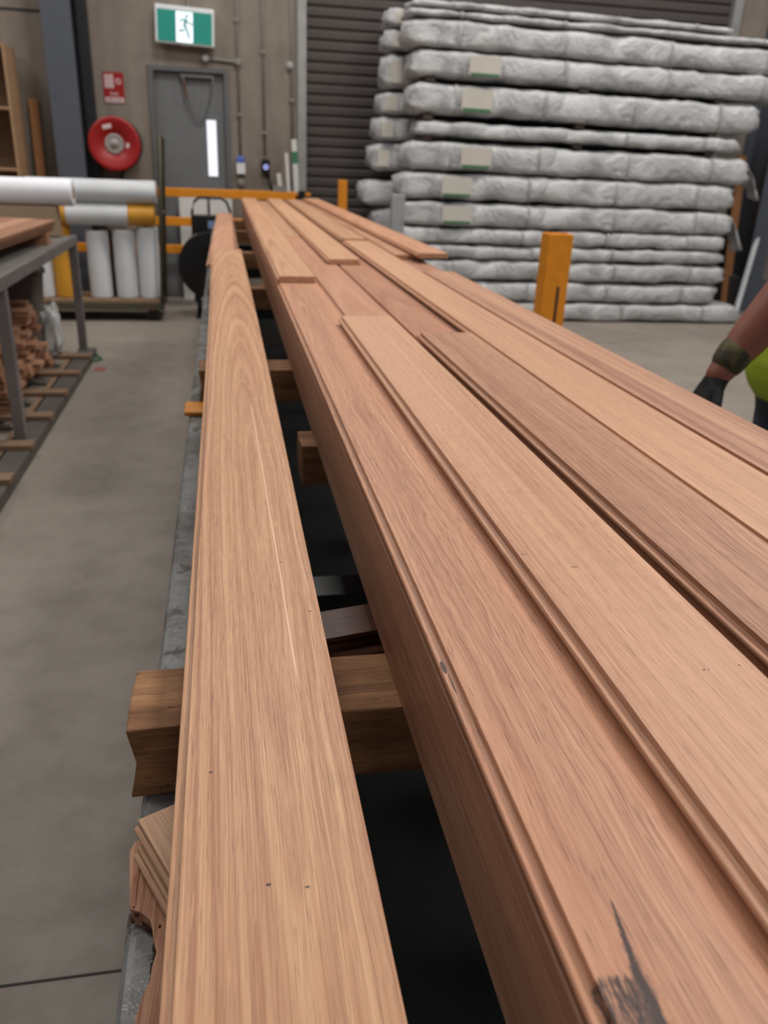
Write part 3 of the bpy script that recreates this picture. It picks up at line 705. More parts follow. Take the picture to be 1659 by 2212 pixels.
# small tongue-and-groove offcut, copied many times
def tg_profile(W_, t_, ton=0.008):
    a = t_ * 0.34; b = t_ * 0.64
    return [(0, 0), (0, -a), (-ton + .001, -a - .0004), (-ton, -a - .0016), (-ton, -b + .0012), (-ton + .001, -b), (-0.0012, -b), (-0.0012, -t_), (W_ + 0.0, -t_),
            (W_ + 0.0, -b), (W_ - ton - .001, -b), (W_ - ton - .001, -a), (W_, -a), (W_, 0)]
src = make('board_offcut', extrude_profile(tg_profile(0.115, 0.028), -0.25, 0.25), wd_p)
me2 = src.data.copy(); me2.materials.clear(); me2.materials.append(wd_q)
NUM = 'one two three four five six seven eight nine ten eleven twelve thirteen fourteen'.split()
first = True; rnd = random.Random(5); cnt = 0
for layer in range(14):
    for c in range(9):
        y = 4.55 + c * 0.128 + rnd.uniform(-.006, .006)
        top = 10 + 3 * math.sin(c * 0.9) + (2 if c > 3 else 0)
        if layer > top: continue
        o = src if first else src.copy()
        if not first: COL.objects.link(o); o.data = me2 if rnd.random() < .45 else src.data
        first = False
        o.location = (-1.42 + rnd.uniform(-.07, .045) - layer * 0.004, y, 0.115 + layer * 0.0292); o.rotation_euler = (0, 0, -PI / 2 + rnd.uniform(-.04, .04))
        tag(o, 'reddish offcut end under the table, layer %s up, column %s from the near end' % (NUM[layer], NUM[c]), 'offcut', 'offcuts piled on the pallet'); cnt += 1
# sack and loose offcuts near the left edge
def blob(name, loc, sx, sy, sz, m, seed, amp=0.12, e=0.6):
    bm = bmesh.new(); bmesh.ops.create_icosphere(bm, subdivisions=4, radius=1)
    for v in bm.verts:
        p = v.co.copy(); q = Vector([math.copysign(abs(c) ** e, c) for c in p])
        k = 1 + amp * noise.noise(p * 2.2 + Vector((seed, 0, 0))) + amp * .5 * noise.noise(p * 6 + Vector((0, seed, 0)))
        v.co = Vector((q.x * sx * k, q.y * sy * k, max(-sz, q.z * sz * k)))
    return make(name, bm, m, None, loc=loc, smooth=True)
tag(blob('offcut_sack', (-1.42, 3.93, 0.085 + 0.20), 0.24, 0.24, 0.20, plain('sack_beige', (142, 132, 118), 0.8, bump=0.3), 3), 'beige sack slumped by the near table leg', 'sack')
for k, (x, y, rz) in enumerate(((-1.35, 3.98, 0.3), (-1.38, 4.04, 0.1))):
    o = src.copy(); COL.objects.link(o); o.location = (x, y, 0.52 + k * 0.03); o.rotation_euler = (0, 0.05, -PI / 2 + rz)
    tag(o, 'pale board offcut lying %s on the beige sack' % ('lower' if k == 0 else 'topmost'), 'offcut')
tag(blob('plastic_bag', (-1.17, 5.84, 0.085 + 0.17), 0.055, 0.10, 0.17, plain('bag_white', (196, 194, 192), 0.35, bump=0.4), 8, 0.25), 'white crumpled plastic bag beside the offcut pile near the far table leg', 'bag')
dr = empty('round_bin', (-1.5, 5.99 + .3, 0)); tag(dr, 'brown grey round bin behind the offcut pile', 'bin')
make('body', disc(bmesh.new(), (0, 0, 0.0), (0, 0, 1), [(0, 0), (0.17, 0), (0.22, 0.58), (0.205, 0.58), (0.16, 0.02), (0, 0.02)], 32), plain('bin_brown', (96, 84, 76), 0.6), dr, smooth=False)
make('rim', disc(bmesh.new(), (0, 0, 0.57), (0, 0, 1), [(0.222, 0), (0.235, 0.0), (0.235, 0.03), (0.222, 0.03), (0.222, 0)], 32), plain('bin_rim', (72, 62, 56), 0.5), dr)
# green strap scrap and red scrap on floor
tag(make('green_strap', TB([(-1.02, 6.16, .063), (-0.96, 6.13, .03), (-0.90, 6.05, .012), (-0.93, 5.97, .012), (-1.0, 6.02, .066)], 0.008), plain('green_strap', (40, 110, 80), 0.4)), 'loop of green strap lying at the foot of the far table leg', 'strap')
tag(make('red_tape', B(-0.91, -0.84, 5.72, 5.80, 0, 0.004), plain('red_tape', (150, 80, 72), 0.6), None), 'scrap of faded red tape on the floor beside the table', 'tape')
# boards on the table
for k, (x_, y_) in enumerate(((-1.07, 5.50), (-1.30, 5.50))):
    tag(make('timber_block', B(-0.2, 0, 0, 0.10, 0, 0.07), wd_q, None, loc=(x_, y_, 0.836)), 'timber block under the pink boards on the steel table, %s one' % ('right', 'left')[k], 'block')
for c in range(3):
    for k in range(3):
        o = make('floor_board', extrude_profile(tg_profile(0.118, 0.019), -2.2, 0), wd_p if (k + c) % 2 else wd_q, None, loc=(-1.185 - c * 0.13 + k * 0.008, 5.74 + c * 0.045 + k * 0.02, 0.9265 + k * 0.0200), rot=(0.0, 0, -0.045 + k * 0.006))
        tag(o, 'pink board on the steel table, %s layer of the %s column' % (('bottom', 'middle', 'top')[k], ('right', 'middle', 'left')[c]), 'board', 'boards piled on the steel table')

# ------------------------------------------------------------------ trolley carrying the boards
m_rail = None
def rail_paint():
    t = NT('worn_grey_rail'); v = t.coord(); a = t.noise(v, 30, 5, .65); b = t.noise(v, 90, 4, .7); c = t.noise(v, 9, 3, .5)
    col = t.mix(t.smooth(c, .4, .6), lin((124, 124, 122)), lin((92, 89, 86)))
    col = t.mix(t.smooth(a, .57, .63), col, lin((84, 74, 66))); col = t.mix(t.smooth(b, .66, .70), col, lin((30, 24, 22)))
    t.out(col, t.smooth(a, .4, .6, .28, .6), 0.1); t.bump(a, .4, .004); return t.m
m_rail = rail_paint()
ZR = 0.818
tr = empty('steel_trolley', (0.33, 3.7, 0)); tag(tr, 'long worn grey steel trolley under the stacked boards', 'trolley')
for (x0_, x1_) in ((-0.100, -0.050), (0.76, 0.81)):
    bm = B(x0_ - .33, x1_ - .33, -4.1, 3.85, ZR - 0.09, ZR)
    make('side_rail', bm, m_rail, tr, bevel=0.010, seg=3)
for y in (-3.9, -2.6, -1.3, 0, 1.3, 2.6, 3.75): make('cross_member', B(-0.379, 0.429, y - .03, y + .03, ZR - 0.088, ZR - 0.03), m_black, tr)
make('shade_tray', B(-0.36, 0.42, -4.0, 3.7, 0.34, 0.345), plain('tray_shade_black', (15, 17, 17), 0.8), tr)  # added tray, near black, to deepen the shade in the gap between boards
for x in (-0.40, 0.45):
    for y in (-3.7, -1.2, 1.3, 3.6):
        make('leg', B(x - .025, x + .025, y - .025, y + .025, 0.12, ZR - 0.0901), m_rail, tr)
        make('caster', disc(bmesh.new(), (x, y, 0.06), (1, 0, 0), [(0, -.02), (.06, -.02), (.06, .02), (0, .02)], 24), m_black, tr)
stab = make('stop_tab', B(-0.44, -0.375, -1.79, -1.70, ZR, ZR + 0.012), m_orange, tr, bevel=0.004)
stab['label'] = 'yellow painted tab'

# rough bearers
def bearer(x0, x1, y0, y1, z0, z1, lab, seed, mat):
    bm = bmesh.new(); n = 26
    prof = [(y0, z0), (y0, (z0 + z1) / 2), (y0, z1), ((y0 + y1) / 2, z1), (y1, z1), (y1, (z0 + z1) / 2), (y1, z0), ((y0 + y1) / 2, z0)]
    rings = []
    for i in range(n + 1):
        x = x0 + (x1 - x0) * i / n; ring = []
        for j, (y, z) in enumerate(prof):
            q = Vector((x * 9, y * 21 + j, z * 17 + seed)); dx = 0.0
            if i == 0: dx = 0.006 * noise.noise(q * 3) + (0.004 if j in (1,) else 0)
            dy = 0.003 * noise.noise(q); dz = 0.0015 * noise.noise(q + Vector((5, 5, 5))) if z < z1 else -abs(0.002 * noise.noise(q))
            ring.append(bm.verts.new((x + dx, y + dy, max(z0, min(z1, z + dz)))))
        rings.append(ring)
    for a, b in zip(rings, rings[1:]):
        for k in range(8): bm.faces.new((a[k], a[(k + 1) % 8], b[(k + 1) % 8], b[k]))
    bm.faces.new(rings[0][::-1]); bm.faces.new(rings[-1])
    return tag(make('timber_bearer', bm, mat, None, bevel=0.002), lab, 'timber bearer', 'bearers across the trolley')
def bearer_wood(name, seed):
    t = NT(name); v = t.coord(); o = t.sep(v)
    wn = t.noise(t.scaled(o[0], o[1], o[2], 7, 22, 22, seed), 1, 4, .6)
    g = t.noise(t.scaled(o[0], t.math('MULTIPLY_ADD', wn, .03, o[1]), o[2], 5, 240, 240, seed), 1, 3, .65)
    col = t.mix(t.smooth(wn, .3, .7), lin((158, 116, 80)), lin((112, 76, 50)))
    col = t.mix(t.math('MULTIPLY', t.smooth(g, .45, .75), .55), col, lin((86, 54, 34)))
    cr = t.noise(t.scaled(o[0], o[1], o[2], 30, 70, 70, seed + 4), 1, 5, .7)
    col = t.mix(t.smooth(cr, .66, .71), col, lin((34, 20, 14)))
    t.out(col, .75, 0, .3); t.bump(t.math('SUBTRACT', g, t.smooth(cr, .64, .7)), .6, .004); return t.m
bw = bearer_wood('rough_bearer', 2.0); bw2 = bearer_wood('rough_bearer_far', 12.0)
bearer(-0.106, 0.80, 0.642, 0.738, ZR, 0.9, 'rough brown timber bearer nearest the camera, its sawn end sticking out left', 1, bw)
bearer(0.128, 0.80, 1.44, 1.53, ZR, 0.9, 'short timber bearer whose pale end stops under the edge of the main stack', 2, bw2)
bearer(-0.076, 0.80, 2.03, 2.15, ZR, 0.9, 'timber bearer just beyond the yellow tab on the trolley', 3, bw2)
for i, y in enumerate((3.4, 4.7, 6.1, 7.1)):
    bearer(-0.07, 0.80, y, y + 0.1, ZR, 0.9, 'dark timber bearer under the far boards, %s beyond the yellow tab' % ('second', 'third', 'fourth', 'farthest')[i], 6 + i, bw2)

# ------------------------------------------------------------------ boards
T = 0.019
def board(name, x, y0, y1, ztop, W_, mat, lab, grp=None, yaw=0.0, t_=T, bow=0.0, tipz=0.0, cat='floorboard', warp=None, widen=0.0):
    """local origin at left edge of top face, at y0"""
    L = y1 - y0
    def fn(p):
        u = p.y / L
        wx, wz = warp(p.y) if warp else (0, 0)
        return Vector((p.x * (1 + widen / W_ * u) + bow * math.sin(PI * u) + wx, p.y, p.z + tipz * u + wz))
    bm = extrude_profile(tg_profile(W_, t_), 0, L, 30 if (bow or tipz or warp) else 2, fn)
    o = make(name, bm, mat, None, loc=(x, y0, ztop), rot=(0, 0, yaw), bevel=0.0007, seg=2)
    return tag(o, lab, cat, grp)
Z2, Z0, Z1, ZA = 1.073, 1.034, 1.054, 0.955
NEAR = -0.35
def spk(pts, x, z):  # pixel speck list -> local speck list
    out = []
    for (px, py, w, l) in pts:
        p = on_z(px, py, z); out.append((p.x - x, p.y - NEAR, w, l))
    return out
# --- board A, lone board on the left (cathedral grain)
xA = -0.0445
mA = wood('wood_tan_cathedral', (208, 165, 132), (168, 121, 96), cx=0.075, z0=-0.018, slope=0.034, y0=0.95, freq=170, ring=0.78, streak=0.5, broad=0.3, pore=0.45, seed=1.0, wav=0.016,
          lines=[(0.083, 1.9, 0.096, 0.95, 0.0014, (226, 186, 158), 0.85), (0.113, 1.75, 0.122, 1.1, 0.001, (222, 184, 156), 0.6)],
          specks=spk([(580, 1911, .0022, .0015), (664, 1916, .002, .0010), (455, 1668, .002, .0012), (606, 1214, .0013, .0016), (670, 1320, .0015, .0015), (552, 1098, .001, .0015)], xA, ZA))
A = board('floorboard', xA, NEAR, 4.17, ZA, 0.1275, mA, 'lone tan board on the left of the gap with arched cathedral grain', warp=lambda y: (-0.014 * max(0, (y - 1.9) / 2.6) ** 2, 0.017 * max(0, (y - 2.2) / 2.3) ** 2), widen=.008)
wm = [wood('wood_mid_%d' % i, l, d, cx=cx, z0=z0, slope=sl, freq=fr, ring=rg, streak=st, seed=sd, tint=tt) for i, (l, d, cx, z0, sl, fr, rg, st, sd, tt) in enumerate([
    ((198, 153, 126), (156, 108, 86), 0.02, 0.05, 0.02, 110, .4, .5, 3.0, None),
    ((202, 160, 132), (162, 117, 94), 0.09, 0.03, 0.012, 130, .5, .4, 5.0, None),
    ((190, 146, 122), (148, 104, 84), 0.05, 0.06, 0.03, 120, .4, .5, 8.0, None),
    ((184, 138, 116), (142, 98, 80), 0.10, 0.04, 0.01, 120, .45, .5, 12.0, None)])]
board('floorboard', xA - 0.001, NEAR - .1, 3.60, ZA - T - .0003, 0.126, wm[0], 'reddish board under the lone tan board, showing as its lower left edge')
board('floorboard', xA + 0.002, NEAR - .05, 7.3, ZA - 2 * T - .0006, 0.122, wm[2], 'bottom board of the left pile resting straight on the bearers', yaw=0.001)
board('floorboard', -0.076, 3.81, 7.40, ZA - T + .010, 0.118, wood('wood_far_pink', (206, 160, 134), (164, 112, 92), cx=.06, freq=160, ring=.5, seed=15.), 'far pink board poking out beyond the lone tan board', yaw=-0.008, tipz=-0.010)
# --- edge-standing boards that carry the main stack
def edge_board(x, mat, lab, y0=NEAR, y1=7.5, t_=0.019, h=0.115, zb=0.9002):
    prof = [(0, 0), (0, h), (t_, h), (t_, 0)]
    o = make('edge_board', extrude_profile([(a_, b_) for a_, b_ in prof], 0, y1 - y0), mat, None, loc=(x, y0, zb), bevel=0.0012)
    return tag(o, lab, 'board')
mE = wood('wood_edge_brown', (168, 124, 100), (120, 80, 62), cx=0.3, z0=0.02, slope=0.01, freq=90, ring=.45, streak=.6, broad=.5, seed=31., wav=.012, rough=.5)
edge_board(0.1555, mE, 'board standing on edge, forming the brown side of the main stack')
for x, lab in ((0.33, 'second edge standing board hidden inside the main stack'), (0.452, 'third edge standing board hidden inside the main stack'), (0.572, 'fourth edge standing board hidden inside the main stack'), (0.70, 'rightmost edge standing board of the main stack')):
    edge_board(x, mE, lab)
# --- level 0
xB = 0.1635
pB = lambda px, py: (lambda p: (p.x - xB, p.y - NEAR))(on_z(px, py, Z0))
r0, r1, r2, r3, r4 = [pB(*q) for q in ((1320, 1946), (1350, 2030), (1372, 2090), (1395, 2150), (1418, 2212))]
rs_ = pB(1300, 2200)
mB = wood('wood_pink_resin', (206, 158, 132), (160, 110, 88), cx=0.03, z0=0.012, slope=-0.02, y0=1.1, freq=150, ring=.55, streak=.55, broad=.35, pore=.6, seed=2.0, wav=.022, wav_y=3.0, tint=(202, 142, 110),
          resin=[(r0[0], r0[1], r2[0], r2[1], 0.0006, 0.0030), (r2[0], r2[1], r4[0], r4[1] - .05, 0.0030, 0.0064)],
          specks=[(-.005, .872, .0022, .010), (-.0035, .850, .0007, .016)],
          patch=(-0.004, 0.030, 0.2, 0.600),
          lines=[(0.062, 1.55, 0.072, 1.25, .0008, (236, 200, 178), .7)])
board('floorboard', xB, NEAR, 7.55, Z0, 0.116, mB, 'pink board at the left edge of the main stack with a black resin streak')
board('floorboard', 0.2925, 1.45, 4.21, Z0, 0.113, wood('wood_rose_short', (200, 150, 126), (160, 108, 88), cx=.05, freq=100, ring=.35, streak=.4, seed=17.), 'low board beyond the far end of the light board, between two raised ones')
board('floorboard', 0.2925, 4.225, 7.55, Z0, 0.113, wm[1], 'low board farther along, starting at the thin dark joint line')
board('floorboard', 0.4155, NEAR, 7.55, Z0, 0.116, wood('wood_brown_rose', (190, 140, 116), (150, 100, 80), cx=.05, freq=130, ring=.5, streak=.5, seed=18.), 'darker rose low board between the two raised ends, beyond the brown rose plank')
board('floorboard', 0.5405, NEAR, 7.55, Z0, 0.113, wm[2], 'low layer board beneath the pale honey board')
board('floorboard', 0.6625, NEAR, 7.55, Z0, 0.116, wm[3], 'low layer board at the far right edge of the stack')
# --- level 1
xC = 0.2655
mC = wood('wood_light_straight', (212, 164, 138), (162, 114, 93), cx=0.14, z0=0.03, slope=0.004, freq=150, ring=.4, streak=.55, broad=.45, pore=.5, seed=6.0, wav=.010, wav_y=.8, tint=(204, 158, 126),
          specks=spk([(1133, 1197, .0055, .0006), (1241, 1224.5, .0045, .0008), (1025, 1061, .003, .0006), (1521, 1447, .0013, .001), (1531, 1446, .0009, .0009), (1597, 1437, .0012, .001), (1317, 1192, .001, .001), (1097, 1063, .002, .0005)], xC, Z1))
board('floorboard', xC, NEAR, 1.93, Z1, 0.119, mC, 'light straight grained board beside the resin streaked one, with tiny black flecks')
board('floorboard', 0.4135, NEAR, 1.735, Z1, 0.117, wood('wood_brown_rose_near', (202, 156, 130), (152, 106, 86), cx=.02, z0=.02, slope=-.018, y0=1.0, freq=140, ring=.6, streak=.6, broad=.45, pore=.6, seed=9., wav=.018, wav_y=2.0),
      'brown rose board right of the narrow black gap')
board('floorboard', 0.537, NEAR, 3.86, Z1, 0.116, wood('wood_honey', (212, 166, 138), (168, 120, 98), cx=.02, z0=.05, slope=.006, freq=90, ring=.35, streak=.4, broad=.4, pore=.4, seed=22., wav=.008, wav_y=.7),
      'pale honey board raised beside the brown rose one')
board('floorboard', 0.6615, NEAR, 2.80, Z1, 0.110, wood('wood_stripe', (206, 160, 134), (154, 108, 90), cx=.03, z0=.04, slope=.004, freq=120, ring=.65, streak=.5, broad=.6, pore=.45, seed=24., wav=.008, wav_y=.6),
      'striped pink board along the right edge of the stack')
board('floorboard', 0.1635, 2.61, 7.60, Z1, 0.112, wood('wood_far_blond', (212, 168, 138), (172, 122, 98), cx=.03, z0=.03, slope=.02, freq=130, ring=.5, streak=.4, seed=26.), 'far raised board at the stack left corner whose cut end crosses the resin streaked board')
board('floorboard', 0.3785, 3.10, 7.60, Z1, 0.115, wood('wood_far_tan', (214, 170, 140), (176, 128, 104), cx=.07, z0=.04, slope=.01, freq=110, ring=.4, streak=.4, seed=27.), 'far raised board in the middle with its cut end facing the camera')
board('floorboard', 0.540, 3.95, 7.55, Z0 + .0198, 0.116, wm[1], 'flat board continuing beyond the far end of the pale honey board', t_=.019)
board('floorboard', 0.664, 3.30, 7.55, Z1, 0.112, wm[0], 'flat board under the skewed topmost board at the far right')
board('floorboard', 0.735, 3.18, 7.45, Z2 + .0005, 0.118, wood('wood_far_top', (210, 160, 132), (164, 114, 92), cx=.05, freq=120, ring=.4, seed=29.), 'topmost skewed board overhanging the far right edge of the stack', yaw=0.0125)

# --- loose pieces at the lower left
live_w = wood('wood_live_edge', (200, 152, 126), (148, 96, 72), cx=.02, z0=.02, slope=.05, freq=150, ring=.6, streak=.5, pore=.6, seed=51., wav=.03, wav_y=4., rough=.6)
def live_board():
    # outline in local (x, y), rough left edge with a bite; lies on the rail
    left = [(-0.094, 0.20), (-0.086, 0.30), (-0.080, 0.36), (-0.079, 0.385), (-0.082, 0.40), (-0.0785, 0.418), (-0.074, 0.428), (-0.0735, 0.440), (-0.071, 0.452), (-0.074, 0.462), (-0.0755, 0.472), (-0.078, 0.482),
            (-0.086, 0.490), (-0.0945, 0.494), (-0.0975, 0.52), (-0.100, 0.545), (-0.1005, 0.556), (-0.097, 0.566)]
    right = [(0.02, 0.580), (0.02, 0.20)]
    bm = bmesh.new(); pts = left + right
    lo = [bm.verts.new((x + (0.003 if i < len(left) else 0), y, 0)) for i, (x, y) in enumerate(pts)]; up = [bm.verts.new((x, y, 0.019)) for x, y in pts]
    n = len(pts)
    for k in range(n): bm.faces.new((lo[k], lo[(k + 1) % n], up[(k + 1) % n], up[k]))
    bm.faces.new(lo[::-1]); bm.faces.new(up)
    r = make('live_edge_board', bm, live_w, None, loc=(0, 0, ZR + .0005), bevel=0.0012)
    tag(r, 'rough broken edged board on the trolley rail below the lone tan board', 'board')
    bm = bmesh.new(); rr = random.Random(3)
    for i in range(26):
        u = i / 25; y = 0.425 + 0.072 * u; x = -0.0715 - 0.020 * max(0, (u - .75) * 4) + rr.uniform(-.002, .002)
        bmesh.ops.create_icosphere(bm, subdivisions=1, radius=rr.uniform(.0018, .0042), matrix=Matrix.Translation((x, y, rr.uniform(.004, .0165))) @ Matrix.Diagonal((.8, 1.4, .9, 1)))
    make('rotten_bark', bm, plain('bark_dark', (70, 38, 26), .9, bump=.5, dark=(24, 12, 10)), r)
    prof = [(-0.0985, .5), (-.0945, .5), (-0.097, .55), (-.1, .55)]
    make('groove_lip', B(-0.0925, -0.0905, 0.495, 0.565, 0.0185, 0.0202), live_w, r)
    make('groove_lip', B(-0.0815, -0.0795, 0.30, 0.395, 0.0185, 0.0202), live_w, r, rot=(0, 0, 0.0))
live_board()
cutw = wood('wood_offcut_plain', (206, 166, 136), (166, 124, 98), cx=.05, freq=120, ring=.4, streak=.5, seed=55., rough=.5)
ang = math.atan2(-0.069, 0.033)   # board long axis
def cut_piece(x, y, ztop, L, W_, lab, rz):
    # local: +x across (groove at left), +y long
    bm = extrude_profile(tg_profile(W_, .019, .004), 0, L)
    o = make('board_offcut', bm, cutw, None, loc=(x, y, ztop), rot=(0, 0, rz), bevel=.0008)
    return tag(o, lab, 'offcut')
# long axis points to (+.43,-.9): rotate local +Y by angle; left edge must face the camera-left => mirror by starting from far end
rz = math.atan2(-0.43, 0.90)
Lc = 0.14
ux = Vector((-math.sin(rz), math.cos(rz), 0))
st = Vector((-0.092, 0.548, 0))
dirv = Vector((0.43, -0.90, 0)); rzc = math.atan2(dirv.y, dirv.x) - PI / 2
def cut_piece2(corner, ztop, L, W_, lab):
    """corner = far-left corner; long axis dirv, width axis (0.9,0.43)"""
    start = Vector(corner) + dirv.normalized() * L
    rz_ = math.atan2(-dirv.x * -1, 1) * 0
    # local +Y should map to -dirv, local +X to (0.9,0.43)
    angz = math.atan2(0.43, 0.90)
    bm = extrude_profile(tg_profile(W_, .019, .004), 0, L)
    o = make('board_offcut', bm, cutw, None, loc=(start.x, start.y, ztop), rot=(0, 0, angz), bevel=.0008)
    return tag(o, lab, 'offcut')
cut_piece2((-0.090, 0.548, 0), 0.8785, 0.14, 0.105, 'upper clean cut offcut poking out left under the lone tan board')
cut_piece2((-0.091, 0.538, 0), 0.8585, 0.15, 0.105, 'lower offcut directly beneath the clean cut one')
# --- offcuts in the gap behind the near bearer
gap_shade_wood = wood('offcut_gap_shade', (100, 64, 48), (70, 42, 32), seed=61)  # wood darkened to paint in the shade of the gap
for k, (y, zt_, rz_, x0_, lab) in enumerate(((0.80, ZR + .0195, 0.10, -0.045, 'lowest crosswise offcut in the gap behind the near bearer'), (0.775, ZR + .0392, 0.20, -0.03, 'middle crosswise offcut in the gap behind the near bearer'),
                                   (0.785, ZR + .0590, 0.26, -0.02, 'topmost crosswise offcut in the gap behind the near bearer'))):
    o = make('board_offcut', extrude_profile(tg_profile(0.062, .019, .004), 0, 0.42 if k else 0.9), gap_shade_wood, None, loc=(x0_, y + .062, zt_), rot=(0, 0, -PI / 2 + rz_ * .8), bevel=.0008)
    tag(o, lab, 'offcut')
# ------------------------------------------------------------------ person
def limb_tree(name, verts, edges, radii, mat, parent=None, voxel=0.006, smooth=6, squash=None):
    """tapering limbs around a joint skeleton, fused by a voxel remesh into one continuous surface"""
    bm = bmesh.new(); V = [Vector(v) for v in verts]
    for a, b in edges:
        pa, pb, ra, rb = V[a], V[b], radii[a], radii[b]; n = 5
        tube(bm, [pa.lerp(pb, i / n) for i in range(n + 1)], [ra + (rb - ra) * i / n for i in range(n + 1)], 20)
    for v, r in zip(V, radii): bmesh.ops.create_icosphere(bm, subdivisions=3, radius=r * .995, matrix=Matrix.Translation(v))
    if squash: squash(bm)
    o = make(name, bm, mat, parent, smooth=True)
    m = o.modifiers.new('fuse', 'REMESH'); m.mode = 'VOXEL'; m.voxel_size = voxel; m.use_smooth_shade = True
    m = o.modifiers.new('soften', 'SMOOTH'); m.factor = 0.5; m.iterations = smooth
    return o
def person():
    PX, PY = 1.70, 2.03
    r = empty('person', (PX, PY, 0)); tag(r, 'person in a lime green shirt and black glove reaching down at the right edge', 'person')
    skin = plain('skin_tan', (142, 84, 68), 0.5, var=0.05); lime = plain('lime_shirt', (158, 178, 34), 0.8, var=0.08, bump=.2)
    navy = plain('navy_trousers', (40, 46, 58), 0.85); glove = plain('glove_black', (18, 18, 20), 0.75, bump=.3); cuff = plain('glove_cuff', (40, 38, 22), 0.7, dark=(96, 84, 40), scale=30)
    boot = plain('boot_brown', (70, 52, 38), 0.7); hair = plain('hair_dark', (44, 32, 24), 0.8)
    P = lambda x, y, z: (x - PX, y - PY, z)
    V = [P(1.68, PY, 0.96), P(1.69, PY, 1.15), P(1.70, PY, 1.36), P(1.69, PY, 1.47), P(1.67, PY, 1.54), P(1.645, PY, 1.615), P(1.64, PY, 1.68),
         P(1.68, 1.86, 1.41), P(1.56, 1.84, 1.32), P(1.462, 1.86, 1.235), P(1.392, 1.88, 1.118), P(1.322, 1.90, 1.00), P(1.285, 1.90, 0.945), P(1.262, 1.90, 0.912),
         P(1.71, 2.21, 1.41), P(1.75, 2.27, 1.26), P(1.77, 2.30, 1.12), P(1.77, 2.30, 0.98), P(1.77, 2.29, 0.86),
         P(1.70, 1.95, 0.88), P(1.69, 1.93, 0.50), P(1.70, 1.93, 0.10), P(1.70, 2.11, 0.88), P(1.69, 2.12, 0.50), P(1.70, 2.12, 0.10)]
    E_ = [(0, 1), (1, 2), (2, 3), (3, 4), (4, 5), (5, 6), (2, 7), (7, 8), (8, 9), (9, 10), (10, 11), (11, 12), (12, 13), (2, 14), (14, 15), (15, 16), (16, 17), (17, 18), (0, 19), (19, 20), (20, 21), (0, 22), (22, 23), (23, 24)]
    Rr = [.115, .11, .12, .07, .058, .085, .082, .062, .058, .058, .060, .050, .039, .033, .06, .052, .046, .04, .03, .082, .056, .042, .082, .056, .042]
    body = limb_tree('body', V, E_, Rr, skin, r, 0.008, 5)
    hc = Vector(P(1.642, PY, 1.645))
    bm = bmesh.new(); tube(bm, [hc + Vector((-0.082, 0, 0.02)), hc + Vector((-0.104, 0, -0.016))], [.008, .013], 10); make('nose', bm, skin, body, smooth=True)
    for s_ in (-1, 1):
        bm = bmesh.new(); bmesh.ops.create_icosphere(bm, subdivisions=2, radius=.022, matrix=Matrix.Translation(hc + Vector((0.01, s_ * .086, 0))) @ Matrix.Diagonal((.9, .4, 1.3, 1))); make('ear', bm, skin, body, smooth=True)
        bm = bmesh.new(); bmesh.ops.create_icosphere(bm, subdivisions=2, radius=.012, matrix=Matrix.Translation(hc + Vector((-0.074, s_ * .032, .022)))); make('eye', bm, m_white, body, smooth=True)
    bm = bmesh.new(); tube(bm, [hc + Vector((-.074, -.025, -.045)), hc + Vector((-.084, 0, -.046)), hc + Vector((-.074, .025, -.045))], .006, 8); make('mouth', bm, plain('lips', (132, 70, 60), .5), body, smooth=True)
    bm = bmesh.new(); bmesh.ops.create_icosphere(bm, subdivisions=3, radius=.096, matrix=Matrix.Translation(hc + Vector((.02, 0, .035))) @ Matrix.Diagonal((1, .97, .92, 1)))
    make('hair', bm, hair, r, smooth=True)
    def wide(bm):
        for v in bm.verts: pass
    Q = []; 
    VS = [P(1.655, 1.97, 0.90), P(1.655, 2.10, 0.90), P(1.68, 1.97, 1.12), P(1.68, 2.09, 1.12), P(1.70, 1.95, 1.34), P(1.70, 2.11, 1.34), P(1.70, PY, 1.43), P(1.68, 1.86, 1.41), P(1.585, 1.842, 1.34), P(1.71, 2.21, 1.41), P(1.745, 2.265, 1.28)]
    limb_tree('shirt', VS, [(0, 1), (0, 2), (1, 3), (2, 3), (2, 4), (3, 5), (4, 5), (4, 6), (5, 6), (4, 7), (7, 8), (5, 9), (9, 10)], [.155, .155, .14, .14, .135, .135, .09, .082, .075, .082, .075], lime, r, 0.009, 4)
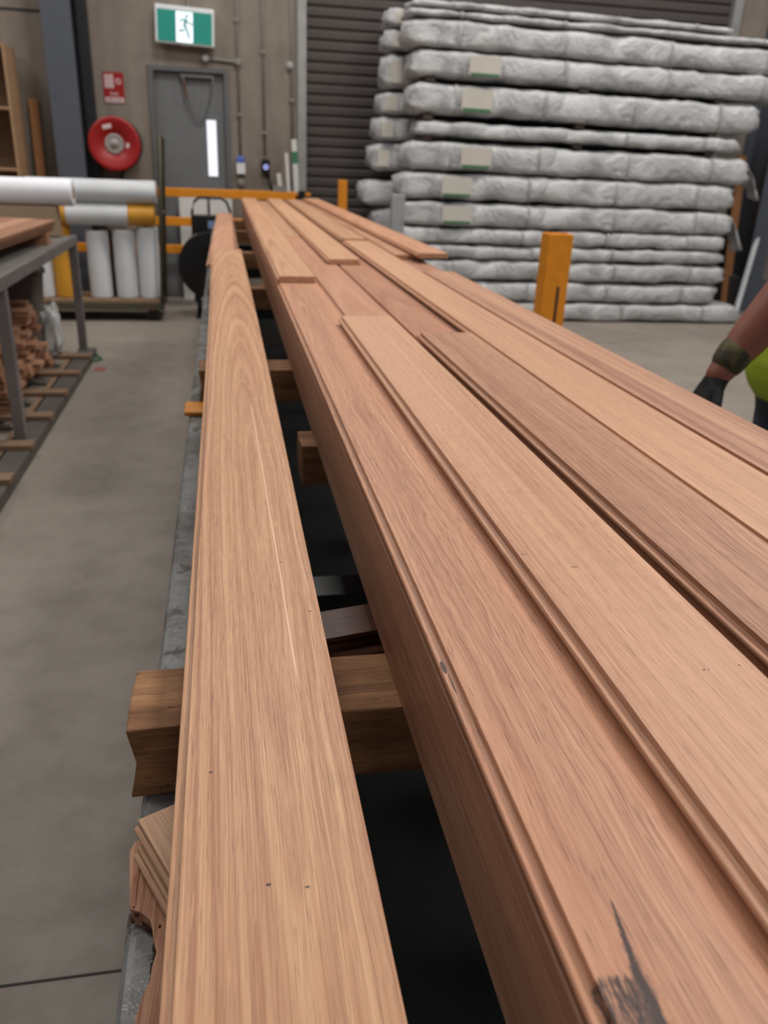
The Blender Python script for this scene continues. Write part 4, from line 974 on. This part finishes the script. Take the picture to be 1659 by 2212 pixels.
    limb_tree('trousers', [P(1.67, 1.97, .86), P(1.67, 2.09, .86), P(1.68, 1.94, .74), P(1.675, 1.93, .5), P(1.70, 1.93, .09), P(1.68, 2.12, .74), P(1.67, 2.12, .5), P(1.70, 2.12, .09)],
              [(0, 1), (0, 2), (2, 3), (3, 4), (1, 5), (5, 6), (6, 7)], [.142, .142, .105, .082, .072, .105, .082, .072], navy, r, 0.009, 3)
    for y in (1.93, 2.12):
        limb_tree('boot', [P(1.70, y, 0.14), P(1.70, y, 0.056), P(1.60, y, 0.048), P(1.55, y, .042)], [(0, 1), (1, 2), (2, 3)], [.058, .054, .046, .040], boot, r, 0.006, 2)
    def hand(w, d, side, name, n_sign=1):
        w = Vector(w); d = Vector(d).normalized(); s_ = Vector(side).normalized(); s_ = (s_ - d * s_.dot(d)).normalized(); n = d.cross(s_).normalized() * n_sign
        vs = [w]; es = []; rr = [.031]
        for i, (off, L) in enumerate(((-.031, .072), (-.010, .082), (.011, .076), (.031, .060))):
            b = len(vs); base = w + d * .09 + s_ * off; mid_ = w + d * .035 + s_ * off * .7
            k1 = base + (d * .95 + n * .25).normalized() * L * .45; k2 = k1 + (d * .72 + n * .7).normalized() * L * .34; k3 = k2 + (d * .45 + n * .9).normalized() * L * .28
            vs += [mid_, base, k1, k2, k3]; es += [(0, b), (b, b + 1), (b + 1, b + 2), (b + 2, b + 3), (b + 3, b + 4)]; rr += [.020, .0135, .0118, .0108, .0095]
            if i: es += [(b, b - 5), (b + 1, b - 4)]
        b = len(vs); t0 = w + d * .03 - s_ * .026
        vs += [t0 + n * .006, t0 + d * .030 - s_ * .024 + n * .014, t0 + d * .062 - s_ * .030 + n * .026]; es += [(0, b), (b, b + 1), (b + 1, b + 2)]; rr += [.018, .0145, .0115]
        return limb_tree(name, vs, es, rr, glove, r, 0.003, 3)
    g1 = hand(P(1.262, 1.90, 0.905), (-0.50, 0.0, -0.86), (0.1, 0.99, 0.0), 'glove')
    limb_tree('glove_cuff', [P(1.300, 1.90, .972), P(1.286, 1.90, .950)], [(0, 1)], [.046, .044], cuff, g1, 0.004, 2)
    hand(P(1.77, 2.29, 0.86), (0.0, 0, -1), (1, 0, 0), 'glove')
person()
